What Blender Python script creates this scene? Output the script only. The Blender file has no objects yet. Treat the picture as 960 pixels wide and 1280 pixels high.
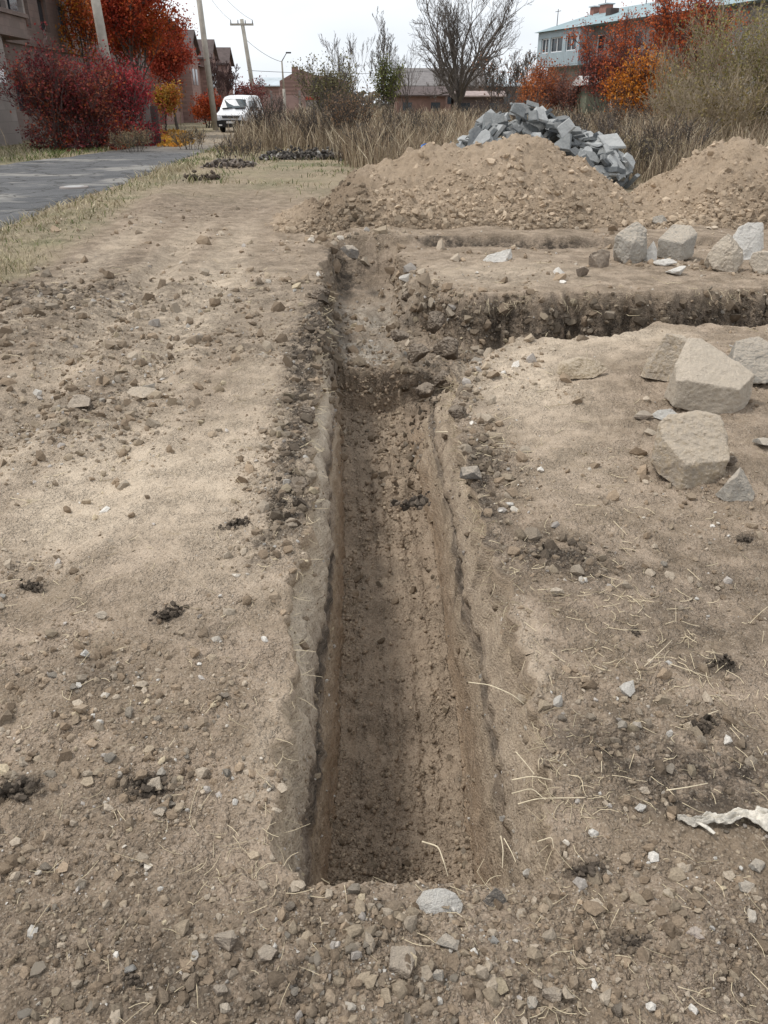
import bpy, bmesh, math, random
import numpy as np
from mathutils import Vector, Matrix

# ------------------------------------------------------------------ camera, sky, sun
scene = bpy.context.scene
C = scene.collection
CAM_H, PITCH, FPX = 1.6, math.radians(28.0), 961.0
cd = bpy.data.cameras.new('camera'); cam = bpy.data.objects.new('camera', cd); C.objects.link(cam)
cam.location = (0, 0, CAM_H); cam.rotation_euler = (math.radians(90) - PITCH, 0, 0)
cd.sensor_fit = 'VERTICAL'; cd.sensor_height = 36.0; cd.lens = FPX * 36.0 / 1280.0
cd.clip_start = 0.05; cd.clip_end = 2000
scene.camera = cam
scene.view_settings.view_transform = 'Standard'; scene.view_settings.look = 'None'
scene.view_settings.exposure = 0.70; scene.view_settings.gamma = 1.0

SUN_EL, SUN_AZ = math.radians(60), math.radians(278)      # azimuth from +Y clockwise
w = bpy.data.worlds.new('World'); scene.world = w; w.use_nodes = True
nt = w.node_tree; nt.nodes.clear()
sky = nt.nodes.new('ShaderNodeTexSky'); sky.sky_type = 'NISHITA'; sky.sun_disc = False
sky.sun_elevation = SUN_EL; sky.sun_rotation = SUN_AZ; sky.air_density = 1.0; sky.dust_density = 3.0
tc = nt.nodes.new('ShaderNodeTexCoord')
cn = nt.nodes.new('ShaderNodeTexNoise'); cn.inputs['Scale'].default_value = 2.2; cn.inputs['Detail'].default_value = 4
mp = nt.nodes.new('ShaderNodeMapping'); mp.inputs['Scale'].default_value = (1, 1, 3.5)
nt.links.new(tc.outputs['Generated'], mp.inputs['Vector']); nt.links.new(mp.outputs[0], cn.inputs['Vector'])
cr = nt.nodes.new('ShaderNodeValToRGB')
cr.color_ramp.elements[0].position = .3; cr.color_ramp.elements[0].color = (6.9, 7.35, 7.9, 1)
cr.color_ramp.elements[1].position = .7; cr.color_ramp.elements[1].color = (9.6, 9.75, 9.9, 1)
nt.links.new(cn.outputs[0], cr.inputs[0])
mx = nt.nodes.new('ShaderNodeMix'); mx.data_type = 'RGBA'; mx.inputs[0].default_value = .93; mx.clamp_result = False
nt.links.new(sky.outputs[0], mx.inputs[6]); nt.links.new(cr.outputs[0], mx.inputs[7])
bg = nt.nodes.new('ShaderNodeBackground'); bg.inputs[1].default_value = .08
wo = nt.nodes.new('ShaderNodeOutputWorld')
nt.links.new(mx.outputs[2], bg.inputs[0]); nt.links.new(bg.outputs[0], wo.inputs[0])

sd = bpy.data.lights.new('sun', 'SUN'); sd.energy = 1.5; sd.angle = math.radians(10); sd.color = (1, .97, .92)
sun = bpy.data.objects.new('sun', sd); C.objects.link(sun)
sv = Vector((math.sin(SUN_AZ) * math.cos(SUN_EL), math.cos(SUN_AZ) * math.cos(SUN_EL), math.sin(SUN_EL)))
sun.rotation_euler = sv.to_track_quat('Z', 'Y').to_euler()

CP, SP = math.cos(PITCH), math.sin(PITCH)
def g(px, py, z=0.0):
    """point at height z on the line of sight through a photo pixel"""
    a, b = (px - 480) / FPX, (640 - py) / FPX
    d = (CAM_H - z) / (SP - b * CP)
    return (a * d, d * (CP + b * SP), z)

# ------------------------------------------------------------------ noise
def _h(ix, iy, iz, seed):
    n = (ix.astype(np.int64) * 374761393 + iy.astype(np.int64) * 668265263 + iz.astype(np.int64) * 2147483647 + seed * 1274126177) & 0xffffffff
    n = ((n ^ (n >> 13)) * 1274126177) & 0xffffffff
    n = ((n ^ (n >> 16)) * 2246822519) & 0xffffffff
    return ((n ^ (n >> 15)) & 0xffffff) / float(0xffffff)
def n2(x, y, seed=0):
    x = np.asarray(x, float); y = np.asarray(y, float)
    ix, iy = np.floor(x), np.floor(y); fx, fy = x - ix, y - iy
    fx = fx * fx * (3 - 2 * fx); fy = fy * fy * (3 - 2 * fy); z = np.zeros_like(ix)
    a, b, c, d = _h(ix, iy, z, seed), _h(ix + 1, iy, z, seed), _h(ix, iy + 1, z, seed), _h(ix + 1, iy + 1, z, seed)
    return ((a * (1 - fx) + b * fx) * (1 - fy) + (c * (1 - fx) + d * fx) * fy) * 2 - 1
def n3(P, f, seed=0):
    x, y, z = P[..., 0] * f, P[..., 1] * f, P[..., 2] * f
    ix, iy, iz = np.floor(x), np.floor(y), np.floor(z)
    fx, fy, fz = x - ix, y - iy, z - iz
    fx = fx * fx * (3 - 2 * fx); fy = fy * fy * (3 - 2 * fy); fz = fz * fz * (3 - 2 * fz)
    r = 0
    for dx in (0, 1):
        wx = fx if dx else 1 - fx
        for dy in (0, 1):
            wy = fy if dy else 1 - fy
            for dz in (0, 1):
                r = r + _h(ix + dx, iy + dy, iz + dz, seed) * wx * wy * (fz if dz else 1 - fz)
    return r * 2 - 1
def fbm3(P, f, oc, seed=0, gain=.5):
    r, a = 0, 1.0
    for k in range(oc):
        r = r + a * n3(P, f, seed + 7 * k); f *= 2.03; a *= gain
    return r
def fbm2(x, y, f, oc, seed=0, gain=.5):
    r, a = 0, 1.0
    for k in range(oc):
        r = r + a * n2(x * f + 17 * k, y * f - 9 * k, seed + 7 * k); f *= 2.03; a *= gain
    return r
def cell(x, y, f, seed=0, keep=.6):
    """rounded lumps, 0..1, one in a share `keep` of the cells"""
    x = x * f; y = y * f; ix, iy = np.floor(x), np.floor(y); out = np.zeros_like(x); z = np.zeros_like(ix)
    for dx in (-1, 0, 1):
        for dy in (-1, 0, 1):
            cx, cy = ix + dx, iy + dy
            px = cx + .15 + .7 * _h(cx, cy, z, seed + 1); py = cy + .15 + .7 * _h(cx, cy, z, seed + 2)
            r = (.18 + .35 * _h(cx, cy, z, seed + 3)) * (_h(cx, cy, z, seed + 4) < keep)
            d2 = (x - px) ** 2 + (y - py) ** 2
            out = np.maximum(out, np.sqrt(np.maximum(0, r * r - d2)) * 2)
    return out
def ss(a, b, x):
    t = np.clip((x - a) / (b - a), 0, 1); return t * t * (3 - 2 * t)

# ------------------------------------------------------------------ object helpers
def tag(o, label=None, cat=None, group=None, kind=None):
    if label: o['label'] = label
    if cat: o['category'] = cat
    if group: o['group'] = group
    if kind: o['kind'] = kind
    return o
def link(name, me, parent=None, mat=None):
    o = bpy.data.objects.new(name, me); C.objects.link(o)
    if parent is not None: o.parent = parent
    if mat is not None and me is not None and len(me.materials) == 0: me.materials.append(mat)
    return o
def empty(name, loc, rz=0):
    o = bpy.data.objects.new(name, None); C.objects.link(o); o.location = loc; o.rotation_euler = (0, 0, rz); o.empty_display_size = .2
    return o
def mesh_np(name, V, F, smooth=False, cols=None):
    """V (n,3), F (m,k) index array; cols dict name -> (n,4)"""
    me = bpy.data.meshes.new(name); V = np.asarray(V, np.float32); F = np.asarray(F, np.int32)
    me.vertices.add(len(V)); me.vertices.foreach_set('co', V.ravel())
    k = F.shape[1]; me.loops.add(F.size); me.loops.foreach_set('vertex_index', F.ravel())
    me.polygons.add(len(F)); me.polygons.foreach_set('loop_start', np.arange(0, F.size, k, dtype=np.int32))
    me.polygons.foreach_set('use_smooth', np.full(len(F), smooth))
    me.update(calc_edges=True)
    for nm, c in (cols or {}).items():
        a = me.color_attributes.new(nm, 'FLOAT_COLOR', 'POINT'); a.data.foreach_set('color', np.asarray(c, np.float32).ravel())
    return me
def bm_mesh(name, bm, smooth=False):
    me = bpy.data.meshes.new(name); bm.normal_update(); bm.to_mesh(me); bm.free()
    if smooth: me.polygons.foreach_set('use_smooth', np.ones(len(me.polygons), bool))
    return me
def add_box(bm, x0, x1, y0, y1, z0, z1, M=None):
    vs = [bm.verts.new((x, y, z)) for x in (x0, x1) for y in (y0, y1) for z in (z0, z1)]
    if M is not None:
        for v in vs: v.co = M @ v.co
    for f in ((0, 1, 3, 2), (4, 6, 7, 5), (0, 4, 5, 1), (2, 3, 7, 6), (0, 2, 6, 4), (1, 5, 7, 3)):
        bm.faces.new([vs[i] for i in f])
    return vs
def box_obj(name, parent, mat, *b, bevel=0):
    bm = bmesh.new()
    add_box(bm, *b)
    if bevel: bmesh.ops.bevel(bm, geom=bm.edges[:], offset=bevel, segments=2, affect='EDGES')
    return link(name, bm_mesh(name, bm), parent, mat)
def add_cyl(bm, p0, p1, r0, r1, n=12, caps=True):
    p0, p1 = Vector(p0), Vector(p1); d = (p1 - p0).normalized()
    u = d.orthogonal().normalized(); v = d.cross(u)
    A = [bm.verts.new(p0 + (u * math.cos(a) + v * math.sin(a)) * r0) for a in [2 * math.pi * i / n for i in range(n)]]
    B = [bm.verts.new(p1 + (u * math.cos(a) + v * math.sin(a)) * r1) for a in [2 * math.pi * i / n for i in range(n)]]
    for i in range(n): bm.faces.new((A[i], A[(i + 1) % n], B[(i + 1) % n], B[i]))
    if caps: bm.faces.new(A[::-1]); bm.faces.new(B)

def tubes(segs, sides=3):
    """segs rows: x0 y0 z0 x1 y1 z1 r0 r1 -> V, F (quads), all at once"""
    S = np.asarray(segs, float); p0, p1 = S[:, :3], S[:, 3:6]; d = p1 - p0
    L = np.linalg.norm(d, axis=1, keepdims=True) + 1e-9; d = d / L
    ref = np.where(np.abs(d[:, 2:3]) < .9, np.array([[0, 0, 1.]]), np.array([[1., 0, 0]]))
    u = np.cross(d, ref); u /= np.linalg.norm(u, axis=1, keepdims=True) + 1e-9; v = np.cross(d, u)
    V = np.zeros((len(S), 2, sides, 3))
    for i in range(sides):
        a = 2 * math.pi * i / sides; o = u * math.cos(a) + v * math.sin(a)
        V[:, 0, i] = p0 + o * S[:, 6:7]; V[:, 1, i] = p1 + o * S[:, 7:8]
    b = (np.arange(len(S)) * 2 * sides)[:, None]
    F = np.concatenate([b + np.array([[i, (i + 1) % sides, sides + (i + 1) % sides, sides + i]]) for i in range(sides)])
    return V.reshape(-1, 3), F

# ------------------------------------------------------------------ material helpers
def new_mat(name, rough=.9, spec=.25):
    m = bpy.data.materials.new(name); m.use_nodes = True; t = m.node_tree
    b = t.nodes['Principled BSDF']; b.inputs['Roughness'].default_value = rough; b.inputs['Specular IOR Level'].default_value = spec
    return m, t, b
def nd(t, typ, ins=None, **kw):
    n = t.nodes.new(typ)
    for k, v in kw.items(): setattr(n, k, v)
    for k, v in (ins or {}).items():
        if isinstance(v, bpy.types.NodeSocket): t.links.new(v, n.inputs[k])
        else: n.inputs[k].default_value = v
    return n
def vscale(t, vec, s): return nd(t, 'ShaderNodeMapping', {'Vector': vec, 'Scale': s}).outputs[0]
def noise(t, vec, s, det=4, rough=.6, dist=0): return nd(t, 'ShaderNodeTexNoise', {'Vector': vec, 'Scale': s, 'Detail': det, 'Roughness': rough, 'Distortion': dist}).outputs[0]
def voro(t, vec, s, out='Distance', feature='F1'): return nd(t, 'ShaderNodeTexVoronoi', {'Vector': vec, 'Scale': s}, feature=feature).outputs[out]
def rng_(t, v, a, b, c=0., d=1.): return nd(t, 'ShaderNodeMapRange', {0: v, 1: a, 2: b, 3: c, 4: d}).outputs[0]
def mth(t, op, a, b=0.): return nd(t, 'ShaderNodeMath', {0: a, 1: b}, operation=op).outputs[0]
def col4(c): return c if isinstance(c, bpy.types.NodeSocket) else (c[0], c[1], c[2], 1)
def mixc(t, f, a, b, blend='MIX'):
    return nd(t, 'ShaderNodeMix', {0: f, 6: col4(a), 7: col4(b)}, data_type='RGBA', blend_type=blend).outputs[2]
def bump(t, b, h, strength, dist):
    n = nd(t, 'ShaderNodeBump', {'Strength': strength, 'Distance': dist, 'Height': h}); t.links.new(n.outputs[0], b.inputs['Normal'])
def objco(t): return nd(t, 'ShaderNodeTexCoord').outputs['Object']
def geoco(t): return nd(t, 'ShaderNodeNewGeometry').outputs['Position']
def simple_mat(name, c, var=.25, scale=6, rough=.9, spec=.25, bmp=0., bs=60, metal=0., world=False, c2=None):
    m, t, b = new_mat(name, rough, spec); co = geoco(t) if world else objco(t)
    n = noise(t, co, scale, 6, .65); f = rng_(t, n, .3, .7)
    lo = c2 if c2 else tuple(x * (1 - var) for x in c)
    base = mixc(t, f, lo, tuple(min(1, x * (1 + var * .6)) for x in c))
    t.links.new(base, b.inputs['Base Color']); b.inputs['Metallic'].default_value = metal
    if bmp: bump(t, b, noise(t, co, bs, 5, .7), 1.0, bmp)
    return m
def attr_mat(name, attr='col', rough=.95, spec=.15, var=.3, scale=120, bmp=0., trans=0.):
    """colour from a per-piece attribute, with grain"""
    m, t, b = new_mat(name, rough, spec)
    a = nd(t, 'ShaderNodeAttribute', attribute_name=attr).outputs['Color']
    n = rng_(t, noise(t, objco(t), scale, 5, .7), .3, .7, 1 - var, 1 + var)
    t.links.new(nd(t, 'ShaderNodeVectorMath', {0: a, 1: n}, operation='MULTIPLY').outputs[0], b.inputs['Base Color'])
    if bmp: bump(t, b, noise(t, objco(t), scale, 5, .7), 1.0, bmp)
    return m
# ------------------------------------------------------------------ GROUND (one sheet with the trench in it)
def v_of_y(y):
    y = np.asarray(y, float); return 640 - FPX * np.tan(PITCH - np.arctan(CAM_H / y))
def y_of_v(v):
    return CAM_H / np.tan(PITCH - np.arctan((640 - v) / FPX))
vs_ = np.arange(v_of_y(.78), v_of_y(15.0), -2.05)
rows = [y_of_v(v) for v in vs_]
rows += list(np.linspace(1.12, 1.24, 26)) + list(np.linspace(6.0, 6.22, 20)) + list(np.linspace(5.9, 8.2, 40)) + list(np.linspace(10.2, 10.7, 10))
rows += [-60, -25, -10, -5, -2.5, -1.2, -.5, 0, .3, .5, .65]
rows += list(np.geomspace(15.2, 60, 36)) + list(np.geomspace(63, 900, 26))
rows = np.array(sorted(set(np.round(rows, 4))))
rows = rows[np.concatenate([[True], np.diff(rows) > .0015])]

RIM_L_Y = [1.0, 1.22, 1.71, 2.6, 3.34, 4.46, 6.44, 8.98, 10.4]; RIM_L = [-.22, -.262, -.317, -.345, -.395, -.455, -.536, -.70, -.67]
RIM_R_Y = [1.0, 1.22, 1.71, 2.6, 3.34, 4.46, 4.94, 5.8, 6.5, 7.9, 9.2, 10.4]; RIM_R = [.37, .43, .455, .455, .43, .43, .48, .62, .60, .42, .25, .2]
FL_Y = [1.2, 1.7, 2.5, 3.8, 6.2, 8.5, 10.4]; FL_L = [-.185, -.19, -.19, -.233, -.372, -.56, -.60]
FR = [.31, .311, .311, .303, .16, .12, .10]
DEP_Y = [1.155, 1.20, 6.10, 6.17, 7.0, 8.2, 9.3, 10.1, 10.4]; DEP = [0, .75, .76, .36, .46, .54, .50, .34, 0]

NG, NW, NF, NO = 205, 36, 78, 22
def wall_prof(w_, right=False):
    # horizontal progress (0 rim..1 floor edge) against vertical progress w
    if right: return np.interp(w_, [0, .06, .2, .38, .42, .47, 1], [0, .10, .26, .66, .34, .60, 1])
    return np.interp(w_, [0, .06, .2, .40, .44, .5, 1], [0, .16, .38, .62, .56, .74, 1])

def branch_depth(x, y):
    """side trench running off to the right"""
    yn = np.interp(x, [.3, .7, 1.0, 1.6, 2.1, 3.1, 3.6, 8], [5.2, 5.3, 5.75, 5.85, 6.05, 6.35, 6.75, 8.6]) + .16 * n2(x * 2.3, x * 0, 5) + .07 * n2(x * 8, x * 0, 6) + .03 * n2(x * 22, x * 0, 7)
    yf = np.interp(x, [.3, .6, .9, 1.6, 2.4, 3.6, 8], [8.0, 7.75, 7.35, 7.45, 7.5, 7.75, 9.8]) + .16 * n2(x * 2.7, x * 0, 8) + .09 * n2(x * 7, x * 0, 9) + .04 * n2(x * 20, x * 0, 10)
    d = ss(0, 1, (y - yn) / .38) * ss(0, 1, (yf - y) / .26)
    dep = np.interp(x, [.3, .8, 1.4, 2, 8], [.42, .48, .56, .62, .62])
    return d * dep * (x > .1) , d
ROAD_R = lambda y: np.interp(y, [-60, 4, 12, 17.6, 29, 40, 54, 110], [-3.9, -4.6, -5.7, -5.85, -6.6, -7.2, -8.0, -10.5])
ROAD_L = lambda y: np.interp(y, [-60, 12, 22, 26, 33, 54, 110], [-11.5, -11.8, -11.6, -11.0, -10.2, -10.9, -13.2])

def ground_z(x, y):
    near = ss(60, 20, y)
    z = .035 * fbm2(x, y, .45, 3, 3) * near
    z = z + .010 * fbm2(x, y, 3.0, 3, 11) * near
    onroad = ss(-.6, .1, ROAD_R(y) - x) * ss(-.6, .1, x - ROAD_L(y))
    z = z * (1 - onroad) - .03 * onroad
    # wheel ruts on the left
    for cx, wd, dp in ((-1.92, .15, .06), (-2.75, .22, .035), (-1.25, .14, .03)):
        u = x - (cx - .06 * y + .1 * n2(y * .5, y * 0, 21)); z = z - dp * (np.exp(-(u / wd) ** 2) * (1 + .14 * np.sin(y * 42 + u * 20)) - .35 * np.exp(-((np.abs(u) - wd * 1.5) / (wd * .5)) ** 2)) * ss(1.6, 3, y) * ss(13, 9, y) * (1 - onroad)
    # rough rim of earth between site and verge
    u = x - np.interp(y, [5, 7.4, 11, 15, 25], [-2.9, -3.25, -3.5, -4.1, -5.2]); z = z + .07 * np.exp(-(u / .28) ** 2) * ss(5, 7, y) * ss(24, 16, y) * (.6 + .8 * fbm2(x, y, 1.6, 3, 31))
    # low step up behind the trench head
    st = 10.35 + .12 * n2(x * 1.7, x * 0, 41) + .05 * n2(x * 6, x * 0, 42)
    z = z + (.085 + .05 * n2(x * 2.1, x * 0, 43)) * ss(0, .14, y - st) * ss(-.9, -.3, x) * ss(5.4, 4.4, x) * ss(16, 12, y)
    br = ss(-.25, .25, n2(x * 1.1, x * 0, 47)); z = z - .11 * br * np.exp(-((y - st + .08) / .075) ** 2) * ss(-.5, .3, x) * ss(4.6, 3.8, x)
    # soil heaped at near corners and small foot prints
    z = z + .02 * np.exp(-(((x - .0) / .5) ** 2 + ((y - 1.0) / .14) ** 2))
    return z

def strip(y):
    n1 = lambda f, s: n2(y * f, y * 0, s)
    wob = ss(1.1, 1.6, y)
    rl = np.interp(y, RIM_L_Y, RIM_L) + wob * (.035 * n1(2.2, 51) + .020 * n1(7, 52) + .024 * n1(17, 53) + .008 * n1(43, 153) + .03 * ss(2.4, 3, y) * ss(5.5, 4.5, y) * np.abs(n1(11, 154)))
    rr = np.interp(y, RIM_R_Y, RIM_R) + wob * (.020 * n1(2.6, 54) + .018 * n1(8, 55) + .022 * n1(18, 56) + .007 * n1(45, 156)) + .05 * ss(4.6, 6, y) * n1(4, 57)
    fl = np.interp(y, FL_Y, FL_L) + .006 * n1(5, 58); fr = np.interp(y, FL_Y, FR) + .008 * n1(4, 59) + .05 * ss(5.0, 6.4, y) * n1(5, 60)
    # rounded corners at the near end
    e = 1 - ss(1.13, 1.24, y); rl = rl + .07 * e; rr = rr - .08 * e; fl = np.maximum(fl, rl + .012); fr = np.minimum(fr, rr - .012)
    return rl, rr, fl, fr

y = rows[:, None]; R = len(rows)
rl, rr, fl, fr = strip(y)
hw = np.clip(.5 * np.abs(y) + .75, 1.2, 60)
tg = np.linspace(0, 1, NG)[None, :]; tg = tg * .75 + .25 * tg ** 2
XL = rl - (hw + rl) * tg; XR = rr + (hw - rr) * tg
og = ((np.arange(1, NO + 1) / NO) ** 2.6)[None, :]
OL = XL[:, -1:] - (900 - hw) * og; OR = XR[:, -1:] + (900 - hw) * og
wt = (np.arange(1, NW + 1) / NW)[None, :]; ft = (np.arange(1, NF) / NF)[None, :]
PWL, PWR = wall_prof(wt), wall_prof(wt, True)
dep = np.interp(y, DEP_Y, DEP)
far_sm = ss(5.6, 6.3, y)          # the profile turns into a plain rough slope at the head of the trench
PWL_ = PWL * (1 - far_sm) + wt * far_sm; PWR_ = PWR * (1 - far_sm * 0 - ss(4.6, 5.4, y)) + wt * ss(4.6, 5.4, y)
und = lambda s: -.34 * np.exp(-((wt - .11) / .055) ** 2) * ss(-.15, .45, n2(y * 3.1, y * 0, s)) * ss(1.3, 1.7, y) * ss(5.4, 4.6, y)
PWL_ = PWL_ + und(171); PWR_ = PWR_ + und(172)
WLx = rl + (fl - rl) * PWL_; WRx = rr + (fr - rr) * PWR_
Fx = fl + (fr - fl) * ft
X = np.concatenate([OL[:, ::-1], XL[:, ::-1], WLx, Fx, WRx[:, ::-1], XR, OR], axis=1)
Y = np.broadcast_to(y, X.shape).copy()
zone_wall = np.concatenate([np.zeros((R, NO + NG)), np.ones((R, NW)), np.zeros((R, NF - 1)), np.ones((R, NW)), np.zeros((R, NG + NO))], axis=1)
wdown = np.concatenate([np.zeros((R, NO + NG)), np.broadcast_to(wt, (R, NW)), np.ones((R, NF - 1)), np.broadcast_to(wt[:, ::-1], (R, NW)), np.zeros((R, NG + NO))], axis=1)
inside = ((zone_wall + wdown) > 0) * (dep > 0)
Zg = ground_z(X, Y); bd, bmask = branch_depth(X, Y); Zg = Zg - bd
zl = Zg[:, NO + NG - 1:NO + NG]; zr = Zg[:, NO + NG + NW + NF - 1 + NW:NO + NG + NW + NF + NW]
Z = Zg.copy()
iL = slice(NO + NG, NO + NG + NW); iF = slice(NO + NG + NW, NO + NG + NW + NF - 1); iR = slice(NO + NG + NW + NF - 1, NO + NG + 2 * NW + NF - 1)
xf, yf_ = X[:, iF], Y[:, iF]
floor = -dep + .022 * fbm2(xf, yf_, 2.5, 3, 70) * (dep > .1)
fu = (xf - fl) / (fr - fl)                                     # bucket tooth grooves along the floor
groove = np.zeros_like(fu)
for c_, w_ in ((.16, .05), (.36, .035), (.52, .04), (.70, .035), (.86, .05)): groove += np.exp(-((fu - c_ - .02 * n2(yf_ * 1.5, yf_ * 0, 71)) / w_) ** 2)
floor = floor - .028 * groove * ss(1.6, 2.2, yf_) * ss(6.0, 5.2, yf_) * (.6 + .5 * n2(xf * 0 + yf_ * 1.2, xf * 2, 72))
floor = floor + .04 * ss(2.0, 1.5, yf_) * (dep > .1) + .05 * ((fu - .5) * 2) ** 6 * (dep > .1)
# the small dark bank across the right half of the floor, and crumbs at the foot of the step
floor = floor + .09 * np.exp(-((yf_ - 4.72) / .13) ** 2) * ss(.45, .62, fu) + .07 * ss(5.5, 6.1, yf_) * (yf_ < 6.13)
zfl = floor[:, :1]; zfr = floor[:, -1:]
dn = (dep > 0)
Z[:, iF] = np.where(dn, floor, Zg[:, iF])
Z[:, iL] = np.where(dn, zl + (zfl - zl) * wt, Zg[:, iL]); Z[:, iR] = np.where(dn, zr + (zfr - zr) * wt[:, ::-1], Zg[:, iR])
P = np.stack([X, Y, Z], -1)

def grid_normals(P):
    du = np.gradient(P, axis=1); dv = np.gradient(P, axis=0); n = np.cross(du, dv)
    n /= np.linalg.norm(n, axis=-1, keepdims=True) + 1e-12; return n
NRM = grid_normals(P)
nearf = ss(22, 9, np.abs(Y)) * (np.abs(X) < 14)
def blob(x, y, pts):
    r = 0 * x
    for (px, py, rx, ry, s) in pts:
        cx, cy, _ = g(px, py); x2 = abs(g(px + rx, py)[0] - cx) + 1e-6; y2 = abs(g(px, py - ry)[1] - g(px, py + ry)[1]) / 2 + 1e-6
        r = r + s * np.exp(-(((x - cx) / x2) ** 2 + ((y - cy) / y2) ** 2) ** 1.3)
    return r
onroad = ss(-.3, .2, ROAD_R(Y) - X) * ss(-.3, .2, X - ROAD_L(Y))
# rough, clumpy places
rimd = np.minimum(np.abs(X - rl), np.abs(X - rr)); outside = 1 - ((X > rl) & (X < rr) & (dep > 0))
clump = blob(X, Y, [(110, 510, 130, 60, 1), (60, 380, 90, 40, .5), (374, 480, 34, 130, .75), (364, 640, 34, 60, .7), (700, 695, 60, 40, .9), (480, 1200, 520, 80, .5), (870, 604, 60, 12, .9), (890, 512, 60, 10, .8), (835, 330, 70, 7, .6), (925, 338, 50, 8, .6), (790, 900, 160, 90, .4),
                    (850, 1150, 200, 100, .4), (610, 580, 50, 50, 1), (600, 690, 35, 120, .6), (560, 400, 90, 50, 1.2), (548, 470, 40, 70, 1.0), (400, 400, 22, 90, 1.0), (510, 345, 22, 26, .8), (440, 305, 60, 10, .8), (120, 850, 120, 60, .4), (190, 985, 60, 30, .5)]) * outside
clump = clump + .8 * np.clip(bmask * 4 * (1 - bmask) + .5 * bmask, 0, 1) + 1.3 * ss(4.4, 5.4, Y) * ss(10.6, 9.8, Y) * zone_wall * ss(-1.2, 0, X) + .5 * dn * (Y > 6.2) * (wdown >= 1)
clump = clump + .8 * np.exp(-(((X - .42) / .28) ** 2 + ((Y - 6.3) / 1.9) ** 2) ** 1.5)
fine = fbm3(P, 14, 4, 81)
lump = cell(X + .01 * fine, Y, 16, 83, .55) * .6 + cell(X, Y, 36, 87, .6) * .35
lump2 = cell(X + .02 * fine, Y, 7, 93, .5)
amp = nearf * (1 - onroad)
on_floor = (wdown >= 1) & dn
disp = amp * (.0055 * fine + .006 * fbm3(P, 55, 2, 91, .7))
disp = disp + amp * np.where(zone_wall > 0, 0.0, 1.0) * (.010 * lump * np.clip(.35 + clump, 0, 1.6) * ss(0, .02, rimd + 1 * on_floor))
disp = disp + amp * clump * (.012 * fbm3(P, 9, 3, 95) + .022 * lump2 * (zone_wall == 0) + .02 * np.abs(fbm3(P, 22, 3, 96)) * .6)
disp = disp + (on_floor & (Y > 1)) * (.010 * cell(X, Y, 27, 101, .6) * ss(-.35, .3, fbm2(X, Y * .6, 4, 3, 102)) + .008 * cell(X, Y, 55, 104, .8) + .006 * fbm3(P, 18, 3, 105))
# smooth scraped walls with long streaks
wl = (zone_wall > 0) & dn
streak = n2(Y * 2.2 + Z * 1.5, Z * 26 + Y * 1.2, 111) * .5 + n2(Y * 5 + Z * 2, Z * 70 + 2 * Y, 112) * .5
disp = disp + wl * (.005 * streak + .009 * fbm3(P, 3.2, 2, 113) + .0035 * fbm3(P, 26, 2, 114) + .009 * ss(.3, .55, n3(P, 11, 116))) * (1 - .7 * far_sm)
disp = disp + wl * ss(.12, .0, wdown) * .016 * np.abs(fbm3(P, 20, 3, 115))
P = P + NRM * disp[..., None]

# --- zones for the material: R dark earth and painted shade, G dry pale earth, B grass, A wall
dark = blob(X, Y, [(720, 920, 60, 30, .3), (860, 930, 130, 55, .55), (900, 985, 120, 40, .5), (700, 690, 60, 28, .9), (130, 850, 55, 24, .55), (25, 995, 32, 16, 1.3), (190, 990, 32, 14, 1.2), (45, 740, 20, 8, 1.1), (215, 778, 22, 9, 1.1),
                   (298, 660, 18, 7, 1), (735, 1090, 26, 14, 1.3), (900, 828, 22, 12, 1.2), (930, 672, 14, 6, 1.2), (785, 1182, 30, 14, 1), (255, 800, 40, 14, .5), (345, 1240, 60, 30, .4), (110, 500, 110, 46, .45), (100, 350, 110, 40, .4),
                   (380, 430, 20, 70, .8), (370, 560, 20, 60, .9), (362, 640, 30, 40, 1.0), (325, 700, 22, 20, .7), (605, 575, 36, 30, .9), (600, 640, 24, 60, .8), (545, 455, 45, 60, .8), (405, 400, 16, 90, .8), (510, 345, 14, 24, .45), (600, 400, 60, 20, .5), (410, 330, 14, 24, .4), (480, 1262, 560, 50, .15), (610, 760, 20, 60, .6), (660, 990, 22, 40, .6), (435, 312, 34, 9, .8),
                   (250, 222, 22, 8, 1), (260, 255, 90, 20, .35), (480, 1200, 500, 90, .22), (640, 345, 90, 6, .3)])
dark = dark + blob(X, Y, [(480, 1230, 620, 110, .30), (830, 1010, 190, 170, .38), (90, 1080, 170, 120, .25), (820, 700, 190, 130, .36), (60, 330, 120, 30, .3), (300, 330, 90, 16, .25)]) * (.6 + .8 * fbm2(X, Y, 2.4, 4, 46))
dark = dark + .75 * np.clip(bmask * 4 * (1 - bmask), 0, 1) * ss(.3, .8, X) + .35 * bmask  # side trench: dark topsoil, plus shade of an undercut lip painted in
dark = dark + .9 * ss(10.2, 10.33, Y) * ss(10.6, 10.45, Y) * ss(-.2, .4, X) * ss(5, 4, X) * (.25 + .75 * ss(-.25, .25, n2(X * 1.1, X * 0, 47)))  # shade of the shallow ditch below the step, painted as a dark line
pale = blob(X, Y, [(230, 600, 190, 90, .8), (240, 380, 160, 60, .5), (330, 480, 60, 90, .5), (60, 560, 120, 40, .4), (640, 470, 90, 40, 1.1), (720, 430, 110, 22, .8), (620, 340, 110, 16, .6), (700, 560, 90, 70, .35),
                   (340, 930, 30, 90, .5), (90, 640, 90, 40, .4), (300, 720, 90, 60, .35), (660, 820, 26, 60, .6), (800, 420, 60, 10, .7)])
for cx_ in (-1.92, -1.25, -2.75): pale = pale + .55 * np.exp(-((X - (cx_ - .06 * Y + .1 * n2(Y * .5, Y * 0, 21))) / .26) ** 4) * ss(2, 3.4, Y) * ss(14, 10, Y)
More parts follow.
